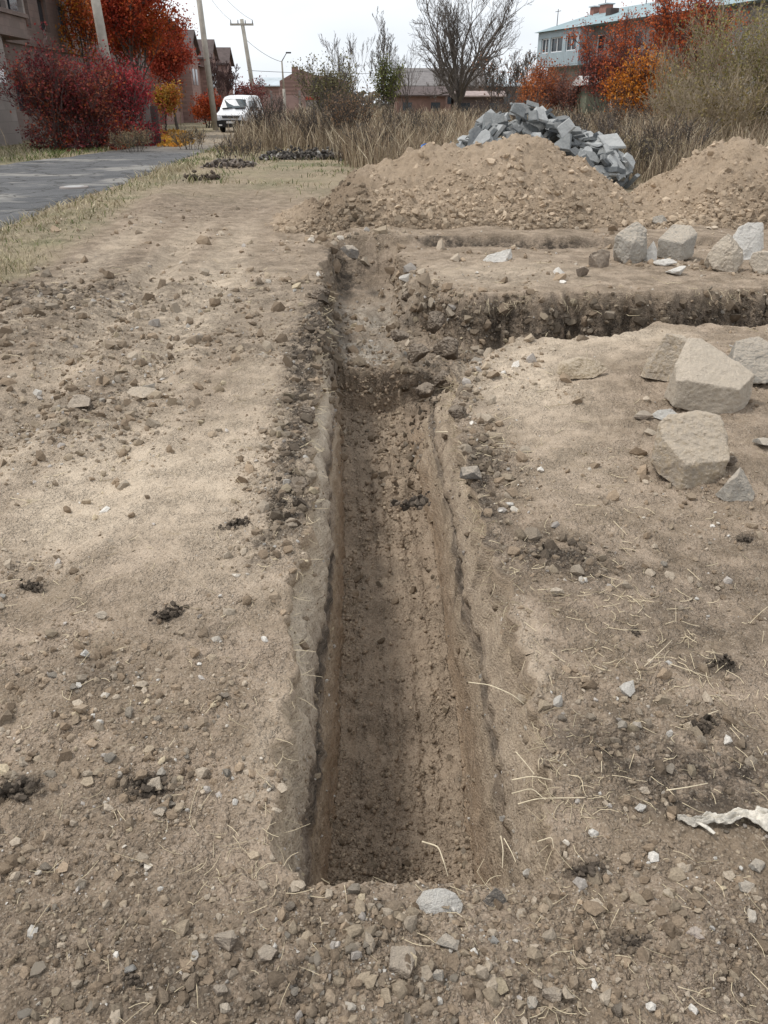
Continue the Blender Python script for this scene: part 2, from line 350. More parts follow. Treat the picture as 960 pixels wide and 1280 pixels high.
grass_on_left = ss(-.2, .35, np.interp(Y, [5, 7.4, 11, 15, 25], [-3.3, -3.7, -3.9, -4.5, -5.4]) - X) * ss(4.2, 5.4, Y)
grassz = np.clip(grass_on_left * (.55 + .45 * ss(-.3, .3, fbm2(X, Y, .9, 3, 48))) + ss(14, 20, Y) * .85 * (.5 + .5 * ss(-.2, .3, fbm2(X, Y, .8, 3, 49))) + ss(24, 30, Y) * .4, 0, 1) * (1 - onroad)
ashy = ss(6.15, 6.5, Y) * ss(10.0, 8.8, Y) * dn * np.where(wdown >= 1, np.clip(1.3 - np.abs((X - fl) / (fr - fl) - .5) * 1.6, 0, 1), .35 * wdown) * (.45 + .8 * ss(-.4, .5, fbm2(X, Y, 3, 3, 45)))
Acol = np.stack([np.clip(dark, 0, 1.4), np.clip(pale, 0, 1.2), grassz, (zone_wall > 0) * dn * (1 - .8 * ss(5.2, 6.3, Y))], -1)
Bcol = np.stack([ashy, on_floor * (Y < 6.15) * 1.0, wdown * dn, np.clip(clump, 0, 1)], -1)
idx = np.arange(P.shape[0] * P.shape[1]).reshape(P.shape[:2])
F = np.stack([idx[:-1, :-1], idx[:-1, 1:], idx[1:, 1:], idx[1:, :-1]], -1).reshape(-1, 4)
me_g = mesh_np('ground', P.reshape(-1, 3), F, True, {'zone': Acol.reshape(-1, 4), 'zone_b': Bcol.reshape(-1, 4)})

BROWN, PALE, DARK = (.325, .252, .180), (.56, .46, .35), (.075, .060, .047)
m, t, b = new_mat('soil', .97, .12)
co = geoco(t)
za = nd(t, 'ShaderNodeAttribute', attribute_name='zone'); zb = nd(t, 'ShaderNodeAttribute', attribute_name='zone_b')
sa = nd(t, 'ShaderNodeSeparateColor', {0: za.outputs['Color']}); sb = nd(t, 'ShaderNodeSeparateColor', {0: zb.outputs['Color']})
nA, nB, nC = noise(t, co, 1.3, 6, .7), noise(t, co, 14, 8, .75), noise(t, co, 150, 4, .7)
base = mixc(t, rng_(t, nA, .35, .68), (.262, .200, .144), (.385, .302, .225))
base = mixc(t, rng_(t, nB, .35, .7, 0, .75), base, (.45, .355, .272))
base = mixc(t, rng_(t, noise(t, co, 3.6, 6, .7), .42, .60, .0, .75), base, (.215, .165, .115))
palef = mth(t, 'MULTIPLY', sa.outputs[1], rng_(t, nB, .25, .65, .35, 1.1))
base = mixc(t, palef, base, PALE)
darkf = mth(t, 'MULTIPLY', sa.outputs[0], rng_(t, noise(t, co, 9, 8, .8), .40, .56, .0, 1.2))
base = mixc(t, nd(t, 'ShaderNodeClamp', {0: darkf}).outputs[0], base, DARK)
grn = mixc(t, rng_(t, noise(t, co, .55, 4, .6), .45, .62), (.29, .235, .155), (.095, .11, .05))
grn = mixc(t, rng_(t, nB, .35, .65, 0, .6), grn, (.38, .32, .215))
base = mixc(t, mth(t, 'MULTIPLY', sa.outputs[2], rng_(t, nB, .25, .5, .5, 1)), base, grn)
# floor: damp brown
base = mixc(t, mth(t, 'MULTIPLY', sb.outputs[1], .8), base, mixc(t, rng_(t, nB, .3, .7), (.27, .205, .148), (.44, .35, .26)))
ash = mixc(t, rng_(t, noise(t, co, 9, 5, .7), .36, .6), (.13, .11, .09), (.50, .45, .38))
base = mixc(t, mth(t, 'MULTIPLY', sb.outputs[0], .62), base, ash)
# walls: layers by depth, streaks dragged along
sep = nd(t, 'ShaderNodeSeparateXYZ', {0: co})
st1 = noise(t, vscale(t, co, (3, 1.6, 55)), 1.0, 5, .7, .3); st2 = noise(t, vscale(t, co, (8, 5, 150)), 1.0, 4, .7)
zw = mth(t, 'ADD', sep.outputs[2], rng_(t, noise(t, vscale(t, co, (1, 1.3, 2)), 1.0, 4, .6), 0, 1, -.11, .11))
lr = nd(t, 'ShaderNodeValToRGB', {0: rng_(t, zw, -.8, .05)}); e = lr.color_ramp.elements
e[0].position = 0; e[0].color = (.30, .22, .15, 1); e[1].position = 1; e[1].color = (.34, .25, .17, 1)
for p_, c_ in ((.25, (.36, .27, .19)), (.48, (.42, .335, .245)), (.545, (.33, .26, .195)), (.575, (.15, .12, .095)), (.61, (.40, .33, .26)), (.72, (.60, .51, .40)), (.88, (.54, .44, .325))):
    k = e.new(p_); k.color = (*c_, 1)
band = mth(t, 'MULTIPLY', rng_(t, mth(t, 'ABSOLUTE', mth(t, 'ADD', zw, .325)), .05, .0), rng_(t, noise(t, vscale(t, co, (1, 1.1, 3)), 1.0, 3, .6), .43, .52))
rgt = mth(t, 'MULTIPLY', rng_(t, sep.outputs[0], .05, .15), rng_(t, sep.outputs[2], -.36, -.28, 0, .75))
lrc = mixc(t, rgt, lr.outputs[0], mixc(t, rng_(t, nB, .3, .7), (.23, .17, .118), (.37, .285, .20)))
undercut_shade = mth(t, 'MULTIPLY', mth(t, 'MULTIPLY', rng_(t, mth(t, 'ABSOLUTE', mth(t, 'ADD', mth(t, 'ADD', sep.outputs[2], rng_(t, noise(t, vscale(t, co, (1, 2.2, 1)), 1.0, 4, .6), 0, 1, -.07, .07)), .335)), .042, .012), rng_(t, sep.outputs[0], .05, .15)), rng_(t, noise(t, vscale(t, co, (1, 3.2, 3)), 1.0, 4, .65), .40, .60, .08, .75))  # right wall only: overhang shade painted as a broken dark line, no soil layer
wallc = mixc(t, mth(t, 'MAXIMUM', band, undercut_shade), lrc, (.065, .055, .046))
wallc = mixc(t, rng_(t, st1, .48, .64, 0, .5), wallc, (.21, .165, .125))
st3 = noise(t, vscale(t, co, (16, 22, 2.2)), 1.0, 4, .65, .6)
wallc = mixc(t, mth(t, 'MULTIPLY', rng_(t, st3, .50, .62, 0, .6), rng_(t, noise(t, co, 2.1, 3, .5), .42, .6)), wallc, (.20, .155, .115))
wallc = mixc(t, rng_(t, st2, .5, .72, 0, .45), wallc, (.58, .49, .39))
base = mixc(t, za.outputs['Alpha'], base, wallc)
# grit
nwall = mth(t, 'SUBTRACT', 1.0, nd(t, 'ShaderNodeClamp', {0: mth(t, 'ADD', za.outputs['Alpha'], sb.outputs[1])}).outputs[0])
grit = voro(t, co, 210, 'Color'); gs = nd(t, 'ShaderNodeSeparateColor', {0: grit})
base = mixc(t, mth(t, 'MULTIPLY', rng_(t, gs.outputs[0], .86, .9), mth(t, 'MULTIPLY', nwall, .26)), base, (.55, .48, .39))
base = mixc(t, mth(t, 'MULTIPLY', rng_(t, gs.outputs[1], .88, .92), .45), base, (.12, .09, .065))
base = mixc(t, 1.0, base, nd(t, 'ShaderNodeCombineColor', {0: rng_(t, nC, .3, .7, .80, 1.2), 1: rng_(t, nC, .3, .7, .80, 1.2), 2: rng_(t, nC, .3, .7, .80, 1.2)}).outputs[0], 'MULTIPLY')
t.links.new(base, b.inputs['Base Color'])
hh = mth(t, 'ADD', mth(t, 'MULTIPLY', nB, .5), mth(t, 'ADD', mth(t, 'MULTIPLY', nC, .22), mth(t, 'MULTIPLY', voro(t, co, 120), -.18)))
wco = nd(t, 'ShaderNodeVectorMath', {0: co, 1: nd(t, 'ShaderNodeVectorMath', {0: nd(t, 'ShaderNodeTexNoise', {'Vector': co, 'Scale': 35., 'Detail': 3.}).outputs[1], 1: (.02, .02, .02)}, operation='MULTIPLY').outputs[0]}, operation='ADD').outputs[0]
crumbm = rng_(t, noise(t, co, 5, 4, .7), .42, .58, .12, 1.)
cr1 = mth(t, 'MULTIPLY', mth(t, 'ADD', mth(t, 'MULTIPLY', voro(t, wco, 62), -.75), mth(t, 'MULTIPLY', voro(t, wco, 150), -.38)), mth(t, 'MULTIPLY', crumbm, mth(t, 'SUBTRACT', 1.0, za.outputs['Alpha'])))
hh = mth(t, 'ADD', hh, cr1)
hh = mth(t, 'ADD', hh, mth(t, 'MULTIPLY', mth(t, 'MULTIPLY', st1, za.outputs['Alpha']), .30))
bump(t, b, hh, 1.0, .024)
M_soil = m
tag(link('ground', me_g, None, M_soil), kind='structure')

# ------------------------------------------------------------------ road
ys = np.concatenate([np.linspace(-60, 8, 12), np.linspace(9, 60, 160), np.linspace(62, 200, 20)])[:, None]
ts = np.linspace(0, 1, 60)[None, :]
jag = ss(8, 10, ys) * (.16 * n2(ys * 1.7, ys * 0, 121) + .08 * n2(ys * 6, ys * 0, 122))
rx = ROAD_L(ys) - jag + (ROAD_R(ys) + .8 * jag - ROAD_L(ys) + jag) * ts
rxz = np.where((ts < .001) | (ts > .999), -.05, .012 + .006 * fbm2(rx, ys + 0 * rx, .8, 3, 123)) + 0 * rx
ryy = np.broadcast_to(ys, rx.shape); ii = np.arange(rx.size).reshape(rx.shape)
Fr = np.stack([ii[:-1, :-1], ii[:-1, 1:], ii[1:, 1:], ii[1:, :-1]], -1).reshape(-1, 4)
m, t, b = new_mat('asphalt', .85, .3); co = geoco(t)
sepr = nd(t, 'ShaderNodeSeparateXYZ', {0: co})
a1 = mixc(t, rng_(t, noise(t, co, .7, 6, .65), .35, .65), (.05, .052, .057), (.10, .10, .102))
worn = noise(t, vscale(t, co, (.25, .42, 1)), 1.0, 6, .65)
a1 = mixc(t, rng_(t, worn, .53, .60, 0, .8), a1, (.26, .245, .22))
a1 = mixc(t, rng_(t, noise(t, co, 160, 3, .6), .4, .65, 0, .35), a1, (.22, .21, .2))
farr = mth(t, 'MULTIPLY', rng_(t, sepr.outputs[1], 30, 40), rng_(t, noise(t, co, 1.1, 5, .7), .3, .5, .5, 1))
a1 = mixc(t, farr, a1, (.28, .225, .16))
t.links.new(a1, b.inputs['Base Color']); ck = voro(t, nd(t, 'ShaderNodeVectorMath', {0: co, 1: nd(t, 'ShaderNodeTexNoise', {'Vector': co, 'Scale': 1.4, 'Detail': 4.}).outputs[1]}, operation='ADD').outputs[0], .9, 'Distance', 'DISTANCE_TO_EDGE'); a2 = mixc(t, rng_(t, ck, .035, .012, 0, .8), a1, (.03, .028, .026)); t.links.new(a2, b.inputs['Base Color']); bump(t, b, mth(t, 'ADD', noise(t, co, 120, 4, .7), mth(t, 'MULTIPLY', rng_(t, ck, 0, .03), 1.5)), .6, .012)
tag(link('road', mesh_np('road', np.stack([rx, ryy, rxz], -1).reshape(-1, 3), Fr, True), None, m), kind='structure')

# ------------------------------------------------------------------ scatter of soil crumbs and gravel
def rock_proto(seed, sub=1):
    bm = bmesh.new(); bmesh.ops.create_icosphere(bm, subdivisions=sub, radius=1)
    V = np.array([v.co[:] for v in bm.verts]); Fc = np.array([[v.index for v in f.verts] for f in bm.faces]); bm.free()
    r = np.random.RandomState(seed)
    for _ in range(7):
        n = r.normal(size=3); n /= np.linalg.norm(n); d = r.uniform(.45, .85); s = V @ n; V = V - np.outer(np.maximum(0, s - d), n)
    V = V * (1 + .12 * r.normal(size=(len(V), 1))) * np.array([r.uniform(.8, 1.2), r.uniform(.7, 1.1), r.uniform(.55, .85)])
    return V, Fc
def rotmats(r, n, tilt=.5):
    a = r.uniform(0, 2 * np.pi, n); b = r.normal(0, tilt, n); c = r.normal(0, tilt, n)
    ca, sa_, cb, sb_, cc, sc = np.cos(a), np.sin(a), np.cos(b), np.sin(b), np.cos(c), np.sin(c); o, z = np.ones(n), np.zeros(n)
    A = np.stack([ca, -sa_, z, sa_, ca, z, z, z, o], -1).reshape(n, 3, 3); B = np.stack([o, z, z, z, cb, -sb_, z, sb_, cb], -1).reshape(n, 3, 3)
    Cc = np.stack([cc, z, sc, z, o, z, -sc, z, cc], -1).reshape(n, 3, 3); return A @ B @ Cc
PROTO0 = []
for k in range(10):
    bm = bmesh.new(); bmesh.ops.create_icosphere(bm, subdivisions=1, radius=1); Vp = np.array([v.co[:] for v in bm.verts]); Fp = np.array([[v.index for v in f.verts] for f in bm.faces]); bm.free()
    r_ = np.random.RandomState(k + 900); nrm = r_.normal(size=(5, 3)); nrm /= np.linalg.norm(nrm, axis=1, keepdims=True)
    for n_ in nrm: Vp = Vp - np.outer(np.maximum(0, Vp @ n_ - r_.uniform(.5, .8)), n_)
    PROTO0.append((Vp * (1 + .14 * r_.normal(size=(len(Vp), 1))) * np.array([1, r_.uniform(.7, 1), r_.uniform(.6, .9)]), Fp))
# 20-triangle prototypes
PROTO1 = []
for k in range(10):
    bm = bmesh.new(); bmesh.ops.create_icosphere(bm, subdivisions=1, radius=1)
    bmesh.ops.dissolve_limit(bm, angle_limit=0.01, verts=bm.verts, edges=bm.edges); bm.free()
    phi = (1 + 5 ** .5) / 2; Vp = np.array([(-1, phi, 0), (1, phi, 0), (-1, -phi, 0), (1, -phi, 0), (0, -1, phi), (0, 1, phi), (0, -1, -phi), (0, 1, -phi), (phi, 0, -1), (phi, 0, 1), (-phi, 0, -1), (-phi, 0, 1)]) / 1.9
    Fp = np.array([(0, 11, 5), (0, 5, 1), (0, 1, 7), (0, 7, 10), (0, 10, 11), (1, 5, 9), (5, 11, 4), (11, 10, 2), (10, 7, 6), (7, 1, 8), (3, 9, 4), (3, 4, 2), (3, 2, 6), (3, 6, 8), (3, 8, 9), (4, 9, 5), (2, 4, 11), (6, 2, 10), (8, 6, 7), (9, 8, 1)])
    r_ = np.random.RandomState(k + 300); PROTO1.append((Vp * (1 + .2 * r_.normal(size=(12, 1))) * np.array([1, r_.uniform(.65, 1), r_.uniform(.55, .9)]), Fp))
PROTO8 = []
for k in range(12):
    Vp = np.array([(1, 0, 0), (-1, 0, 0), (0, 1, 0), (0, -1, 0), (0, 0, 1), (0, 0, -1.)]); Fp = np.array([(0, 2, 4), (2, 1, 4), (1, 3, 4), (3, 0, 4), (2, 0, 5), (1, 2, 5), (3, 1, 5), (0, 3, 5)])
    r_ = np.random.RandomState(k + 600); PROTO8.append(((Vp + .2 * r_.normal(size=(6, 3))) * np.array([1, r_.uniform(.7, 1), r_.uniform(.6, .95)]), Fp))
def scatter_mesh(name, pos, size, colr, seed, protos=PROTO1, tilt=.6, smooth=False):
    r = np.random.RandomState(seed); n = len(pos); ty = r.randint(0, len(protos), n); Vs, Fs, Cs, off = [], [], [], 0
    Rm = rotmats(r, n, tilt)
    for k, (Vp, Fp) in enumerate(protos):
        s = np.where(ty == k)[0]
        if not len(s): continue
        v = np.einsum('nij,vj->nvi', Rm[s], Vp) * size[s][:, None, None] + pos[s][:, None, :]
        Vs.append(v.reshape(-1, 3)); Fs.append((Fp[None] + (np.arange(len(s)) * len(Vp))[:, None, None] + off).reshape(-1, Fp.shape[1])); off += len(s) * len(Vp)
        c = np.repeat(colr[s], len(Vp), 0); Cs.append(np.concatenate([c, np.ones((len(c), 1))], 1))
    return mesh_np(name, np.concatenate(Vs), np.concatenate(Fs), smooth, {'col': np.concatenate(Cs)})
area = np.zeros(P.shape[:2]); dP1 = np.linalg.norm(np.diff(P, axis=1), axis=-1); dP0 = np.linalg.norm(np.diff(P, axis=0), axis=-1)
area[:-1, :-1] = dP1[:-1] * dP0[:, :-1]
vis = (Y > .7) & (np.abs(X) < .52 * Y + .75)
SOILC = np.array([(.30, .235, .17), (.36, .29, .21), (.24, .18, .125), (.42, .35, .27), (.33, .25, .175)])
PALEC = np.array([(.58, .52, .44), (.50, .45, .40), (.66, .62, .56), (.52, .43, .30)])
def pick(weight, n, seed):
    r = np.random.RandomState(seed); wgt = (weight * area).ravel(); wgt = np.cumsum(wgt); i = np.searchsorted(wgt, r.uniform(0, wgt[-1], n))
    i = np.minimum(i, P.shape[0] * P.shape[1] - 1)
    j, k = i // P.shape[1], i % P.shape[1]; j = np.minimum(j, P.shape[0] - 2); k = np.minimum(k, P.shape[1] - 2)
    a, b_ = r.uniform(size=(n, 1)), r.uniform(size=(n, 1))
    return P[j, k] + a * (P[j, k + 1] - P[j, k]) + b_ * (P[j + 1, k] - P[j, k]), j, k
def colours(j, k, seed, palep=.14):
    r = np.random.RandomState(seed); n = len(j); c = SOILC[r.randint(0, 5, n)] * r.uniform(.8, 1.2, (n, 1)); pl = r.uniform(size=n) < palep * (1 + Acol[j, k, 1]) * (Bcol[j, k, 1] < .5)
    c[pl] = PALEC[r.randint(0, 4, pl.sum())] * r.uniform(.75, 1.05, (pl.sum(), 1))
    d = np.clip(Acol[j, k, 0], 0, 1)[:, None] * r.uniform(.3, 1, (n, 1)); c = c * (1 - d) + np.array([.085, .068, .052]) * d
    fl_ = Bcol[j, k, 1][:, None]; c = c * (1 - .35 * fl_); return c * (1 - .10 * Acol[j, k, 3:4])
M_clod = attr_mat('clod_soil', var=.3, scale=180, bmp=.004)
pal = np.clip(Acol[..., 1], 0, 1)
bottom = ss(2.2, 1.1, Y) * outside
patch = np.clip(.10 + 1.25 * ss(0, .55, fbm2(X, Y, 1.7, 4, 131)), 0, 1.35)
patch_g = patch ** 1.5
dens = vis * (1 - onroad) * (Y < 14) * (1 - .85 * (Acol[..., 3] > 0)) * ((.35 * patch_g + 1.6 * np.clip(clump, 0, 1.2) + .6 * bottom * (.4 + patch_g) + .35 * pal * patch_g) * (1 - on_floor) + on_floor * .9 * patch)
dens = dens * (1 - .7 * grassz) * (1 + 0 * Y)
dd = dens / np.maximum(Y, .9) ** 2.0
N1 = 34000
pos, j, k = pick(dd, N1, 1); r = np.random.RandomState(2)
yy = np.maximum(pos[:, 1], .9); size = (.0016 + .0011 * yy) * (r.pareto(2.6, N1) + .55); size = np.minimum(size, .008 + .006 * yy)
pos[:, 2] += size * .25
gc = colours(j, k, 3, .10); lg = size > .0026 + .0020 * yy
chips = link('loose_gravel', scatter_mesh('loose_gravel', pos[~lg], size[~lg], gc[~lg], 4, PROTO8), None, M_clod)
tag(link('coarse_gravel', scatter_mesh('coarse_gravel', pos[lg], size[lg], gc[lg], 5, PROTO1), None, M_clod), kind='stuff', label='coarser angular gravel strewn over the bare soil', cat='gravel')
tag(chips, kind='stuff', label='loose crumbs of earth and fine gravel strewn over the site and trench floor', cat='gravel')
# larger clods in the broken ground
dd2 = vis * (1 - onroad) * (Y < 15) * (np.clip(clump, 0, 1.3) + .09 * patch ** 2 * outside + .7 * on_floor * (ss(2.1, 1.6, Y) + .35 * patch)) * (1 - .95 * (wl & ((wdown > .14) & (Y < 5)))) / np.maximum(Y, .9) ** 1.7
N2 = 7500
pos, j, k = pick(dd2, N2, 11); yy = np.maximum(pos[:, 1], .9); size = (.0045 + .0019 * yy) * (r.pareto(2.6, N2) + .5); size = np.minimum(size, .011 + .0085 * yy) * (1 - .4 * Bcol[j, k, 1]); pos[:, 2] += size * .15
tag(link('earth_clods', scatter_mesh('earth_clods', pos, size, colours(j, k, 13, .05) * .92, 14, PROTO1), None, M_clod), kind='stuff', label='crumbly brown clods broken from the trench edges and scattered around', cat='soil clods')

# crumbs fallen on the trench floor
N3 = 10000
flw = on_floor * (Y > 1.3) * (Y < 6.2) * (.25 + 1.2 * ss(-.3, .4, fbm2(X, Y * .6, 4, 3, 102)) + 1.6 * ss(2.0, 1.6, Y) + 1.0 * ss(5.3, 5.9, Y)) / np.maximum(Y, .9) ** 1.8
pos, j, k = pick(flw, N3, 41); r = np.random.RandomState(42); yy = pos[:, 1]; size = (.0022 + .0012 * yy) * (r.pareto(2.8, N3) + .55); size = np.minimum(size, .006 + .0035 * yy); pos[:, 2] += size * .3
FC = np.array([(.36, .28, .205), (.30, .23, .165), (.42, .335, .245), (.25, .19, .135)]); cc = FC[r.randint(0, 4, N3)] * r.uniform(.8, 1.15, (N3, 1))
tag(link('floor_crumbs', scatter_mesh('floor_crumbs', pos, size, cc, 44, PROTO8, .6, True), None, M_clod), kind='stuff', label='brown crumbs of earth covering the floor of the trench', cat='soil crumbs')

wst = wl * (wdown > .06) * (wdown < .97) * (Y < 6.2) * (Y > 1.3) / np.maximum(Y, 1) ** 1.2 * ss(-.2, .4, fbm2(Y * 1.3, Z * 6, 1.5, 2, 106))
pos, j, k = pick(wst, 900, 51); r = np.random.RandomState(52); size = (.0022 + .0010 * pos[:, 1]) * (r.pareto(2.6, 900) + .6); size = np.minimum(size, .016)
tag(link('embedded_grit', scatter_mesh('embedded_grit', pos, size, colours(j, k, 53, .35), 54, PROTO1), None, M_clod), kind='stuff', label='grit and small stones embedded in the scraped trench walls', cat='grit')
# ------------------------------------------------------------------ rocks
def gz(x, y):
    a = np.array([float(x)]); b_ = np.array([float(y)]); return float((ground_z(a, b_) - branch_depth(a, b_)[0])[0])
def stone_mat(name, c, c2, warm=(.42, .34, .24), warm_amt=.5, scale=7, dust=.62):
    m, t, b = new_mat(name, .9, .25); co = objco(t); n1 = noise(t, co, scale, 8, .7); n2_ = noise(t, co, scale * 5, 6, .7); n3_ = noise(t, co, scale * 30, 4, .7)
    base = mixc(t, rng_(t, n1, .35, .65), c2, c); base = mixc(t, rng_(t, n2_, .45, .7, 0, warm_amt), base, warm)
    base = mixc(t, rng_(t, n3_, .52, .75, 0, .45), base, tuple(x * .5 for x in c)); base = mixc(t, rng_(t, n3_, .42, .25, 0, .4), base, tuple(min(.85, x * 1.5) for x in c))
    up = nd(t, 'ShaderNodeSeparateXYZ', {0: nd(t, 'ShaderNodeNewGeometry').outputs['Normal']}).outputs[2]   # soil dust lying on the upper faces
    base = mixc(t, mth(t, 'MULTIPLY', rng_(t, up, .35, .8, 0, dust), rng_(t, n2_, .3, .6, .55, 1)), base, (.66, .56, .445))
    t.links.new(base, b.inputs['Base Color']); bump(t, b, mth(t, 'ADD', n2_, mth(t, 'ADD', mth(t, 'MULTIPLY', n3_, .5), mth(t, 'MULTIPLY', n1, 1.0))), 1.0, .02); return m
M_beige = stone_mat('beige_stone', (.56, .485, .395), (.44, .38, .305), (.56, .47, .35), .5)
M_tan = stone_mat('tan_grey_stone', (.56, .47, .36), (.38, .325, .265), (.45, .34, .21), .8)
M_grey = stone_mat('grey_stone', (.46, .425, .37), (.32, .295, .26), (.36, .30, .23), .5)
M_pale = stone_mat('pale_stone', (.74, .71, .66), (.60, .57, .52), (.50, .45, .37), .3, 7, .15)
M_brownst = stone_mat('brown_stone', (.27, .215, .165), (.19, .155, .125), (.32, .25, .18), .5)
M_dkst = stone_mat('dark_grey_stone', (.24, .215, .19), (.15, .138, .125), (.26, .21, .16), .5)
M_ochre = stone_mat('ochre_stone', (.50, .40, .27), (.38, .30, .21), (.5, .42, .3), .4)
M_pink = stone_mat('pinkish_stone', (.46, .38, .35), (.36, .30, .28), (.4, .34, .3), .3)

M_earthclod = stone_mat('dark_earth_clod', (.20, .155, .115), (.10, .078, .06), (.27, .20, .14), .6, 9, .3)
def hull_rock(name, pts, mat, bev=.02, cuts=4, amp=.014, seed=0, smooth=True):
    """angular block: convex hull of points, edges worn, faces roughened"""
    bm = bmesh.new()
    for p in pts: bm.verts.new(p)
    r = bmesh.ops.convex_hull(bm, input=bm.verts)
    bmesh.ops.delete(bm, geom=[e for e in r['geom_interior'] if isinstance(e, bmesh.types.BMVert)], context='VERTS')
    bmesh.ops.dissolve_limit(bm, angle_limit=math.radians(7), verts=bm.verts, edges=bm.edges)
    size = max((v.co.length for v in bm.verts))
    try: bmesh.ops.bevel(bm, geom=bm.edges[:] + bm.verts[:], offset=bev * size, segments=1, affect='EDGES', clamp_overlap=True)
    except Exception: pass
    bmesh.ops.triangulate(bm, faces=bm.faces[:])
    capn = {2: 500, 3: 900, 4: 2600, 5: 7000, 6: 12000}[cuts]
    for _ in range(cuts + 1):
        if len(bm.faces) > capn: break
        L = sorted((e.calc_length() for e in bm.edges), reverse=True); lim = L[max(0, len(L) // 6)] * .55
        bmesh.ops.subdivide_edges(bm, edges=[e for e in bm.edges if e.calc_length() > lim], cuts=1)
        bmesh.ops.triangulate(bm, faces=[f for f in bm.faces if len(f.verts) > 3])
    bm.normal_update(); V = np.array([v.co[:] for v in bm.verts]); Nn = np.array([v.normal[:] for v in bm.verts]); f = 2.2 / size
    d = amp * size * (.45 * fbm3(V + seed * 3.1, f, 3, seed, .55) + .7 * np.abs(fbm3(V + seed, f * 3, 3, seed + 5)) - .9 * ss(.35, .6, n3(V + seed, f * 2.2, seed + 9)) + .45 * n3(V, f * 14, seed))
    V = V + Nn * d[:, None] * 2
    for v, c_ in zip(bm.verts, V): v.co = c_
    me = bm_mesh(name, bm, False); me.materials.append(mat); return me
def put_rock(name, px, py, wpx, pts, mat, label, rz=0, sink=.02, cat='stone', group=None, zb=None, depth_off=0, **kw):
    """pts are in units of the rock's width; px,py is the middle of its foot"""
    x, y, _ = g(px, py); y += depth_off; z = gz(x, y) if zb is None else zb; x, y, _ = g(px, py, z); y += depth_off
    wm = wpx / FPX * (y * CP + (CAM_H - z) * SP); s = wm
    P_ = [(p[0] * s, p[1] * s, p[2] * s) for p in pts]
    o = link(name, hull_rock(name, P_, mat, **kw)); o.location = (x, y, z - sink * s); o.rotation_euler = (0, 0, rz)
    return tag(o, label, cat, group)
def rnd_pts(seed, h=.6, d=.8, n=14):
    r = np.random.RandomState(seed); p = r.normal(size=(n, 3)); p /= np.linalg.norm(p, axis=1, keepdims=True); p = p * np.array([.52, .5 * d, .5 * h]) * r.uniform(.85, 1.1, (n, 1)); p[:, 2] += .42 * h
    p[:, 2] = np.maximum(p[:, 2], -.03); return p
# the big blocks on the right
put_rock('stone_block', 886, 508, 106, [(-.46, -.10, .06), (-.47, -.08, .36), (-.44, .12, .50), (-.22, .42, .72), (-.05, .46, .70), (.28, .30, .52), (.50, .10, .38), (.50, .06, .10), (.22, -.22, .30), (-.34, -.14, .38), (.18, -.22, -.05), (.0, -.22, -.04), (-.42, -.12, .1), (.36, -.1, -.02), (-.40, .4, .0), (.3, .45, 0)], M_beige,
         'largest beige stone block with broad flat sloping top, right of the trench', bev=.008, cuts=6, amp=.006, seed=1, cat='stone block')
put_rock('stone_block', 838, 480, 54, [(-.5, -.05, .05), (-.45, .2, .4), (-.05, .3, 1.0), (.35, .35, .95), (.5, .1, .85), (.45, -.25, .0), (.1, -.2, .0), (-.5, .3, 0), (.5, .7, .1), (.1, .8, .6)], M_tan,
         'brownish stone wedge leaning against the left side of the largest beige block', bev=.01, cuts=5, amp=.008, seed=2, depth_off=.1, cat='stone block')
put_rock('stone_block', 950, 488, 72, [(-.5, 0, .0), (-.42, 0, .45), (-.3, .3, .70), (.15, .45, .74), (.5, .2, .55), (.55, 0, .1), (.1, -.25, .12), (-.2, -.18, .1), (.4, .6, .1), (-.3, .6, .1)], M_grey,
         'grey stone block cut by the photo edge, behind the largest beige block', bev=.01, cuts=5, amp=.010, seed=3, depth_off=.12, cat='stone block')
put_rock('stone_block', 861, 600, 94, [(-.50, .12, .22), (-.42, .02, .10), (-.40, .34, .70), (-.2, -.24, -.02), (-.18, -.22, .34), (.42, -.12, .36), (.42, -.10, .08), (.40, .36, .80), (.1, .44, .84), (-.30, .36, .80), (.48, .1, .5), (.1, -.22, .04), (-.40, .4, .1), (.42, .45, 0), (-.40, .10, .58), (-.1, -.25, -.02)], M_tan,
         'blocky tan stone with a broken undercut front, in front of the largest block', bev=.008, cuts=6, amp=.009, seed=4, cat='stone block')
put_rock('stone', 918, 620, 48, [(-.5, 0, .05), (-.4, -.1, .35), (.05, .15, .80), (.2, .2, .6), (.5, -.05, .1), (.35, -.3, .0), (-.3, -.3, -.02), (.0, .6, 0), (-.1, -.1, .62)], M_grey,
         'small pointed grey stone beside the blocky tan stone', bev=.01, cuts=4, amp=.012, seed=5)
put_rock('stone', 905, 585, 26, rnd_pts(6, .9), M_brownst, 'small brown clod of stone tucked behind the blocky tan stone', cuts=3, amp=.03, seed=6)
put_rock('stone', 727, 472, 66, [(-.5, 0, .06), (-.35, -.05, .26), (-.05, .1, .36), (.3, .1, .30), (.5, .05, .14), (.2, -.2, .02), (-.3, -.2, .0), (.1, .35, .2), (-.4, .3, .2)], M_ochre,
         'flat ochre stone lying alone near the junction of the two trenches', bev=.04, cuts=4, amp=.015, seed=7, sink=-.02)
put_rock('stone', 831, 523, 38, [(-.5, 0, .1), (-.3, 0, .3), (.2, .1, .32), (.5, 0, .12), (.1, -.2, .0), (-.2, -.2, .05), (.1, .4, .1)], M_pale, 'small pale flat stone behind the blocky tan stone', cuts=3, seed=8)
put_rock('stone', 803, 524, 26, rnd_pts(9, .5), M_brownst, 'small brown stone left of the small pale flat stone', cuts=2, seed=9)
put_rock('stone', 955, 558, 30, rnd_pts(10, .45), M_grey, 'small grey stone at the right photo edge below the grey block', cuts=2, seed=10)
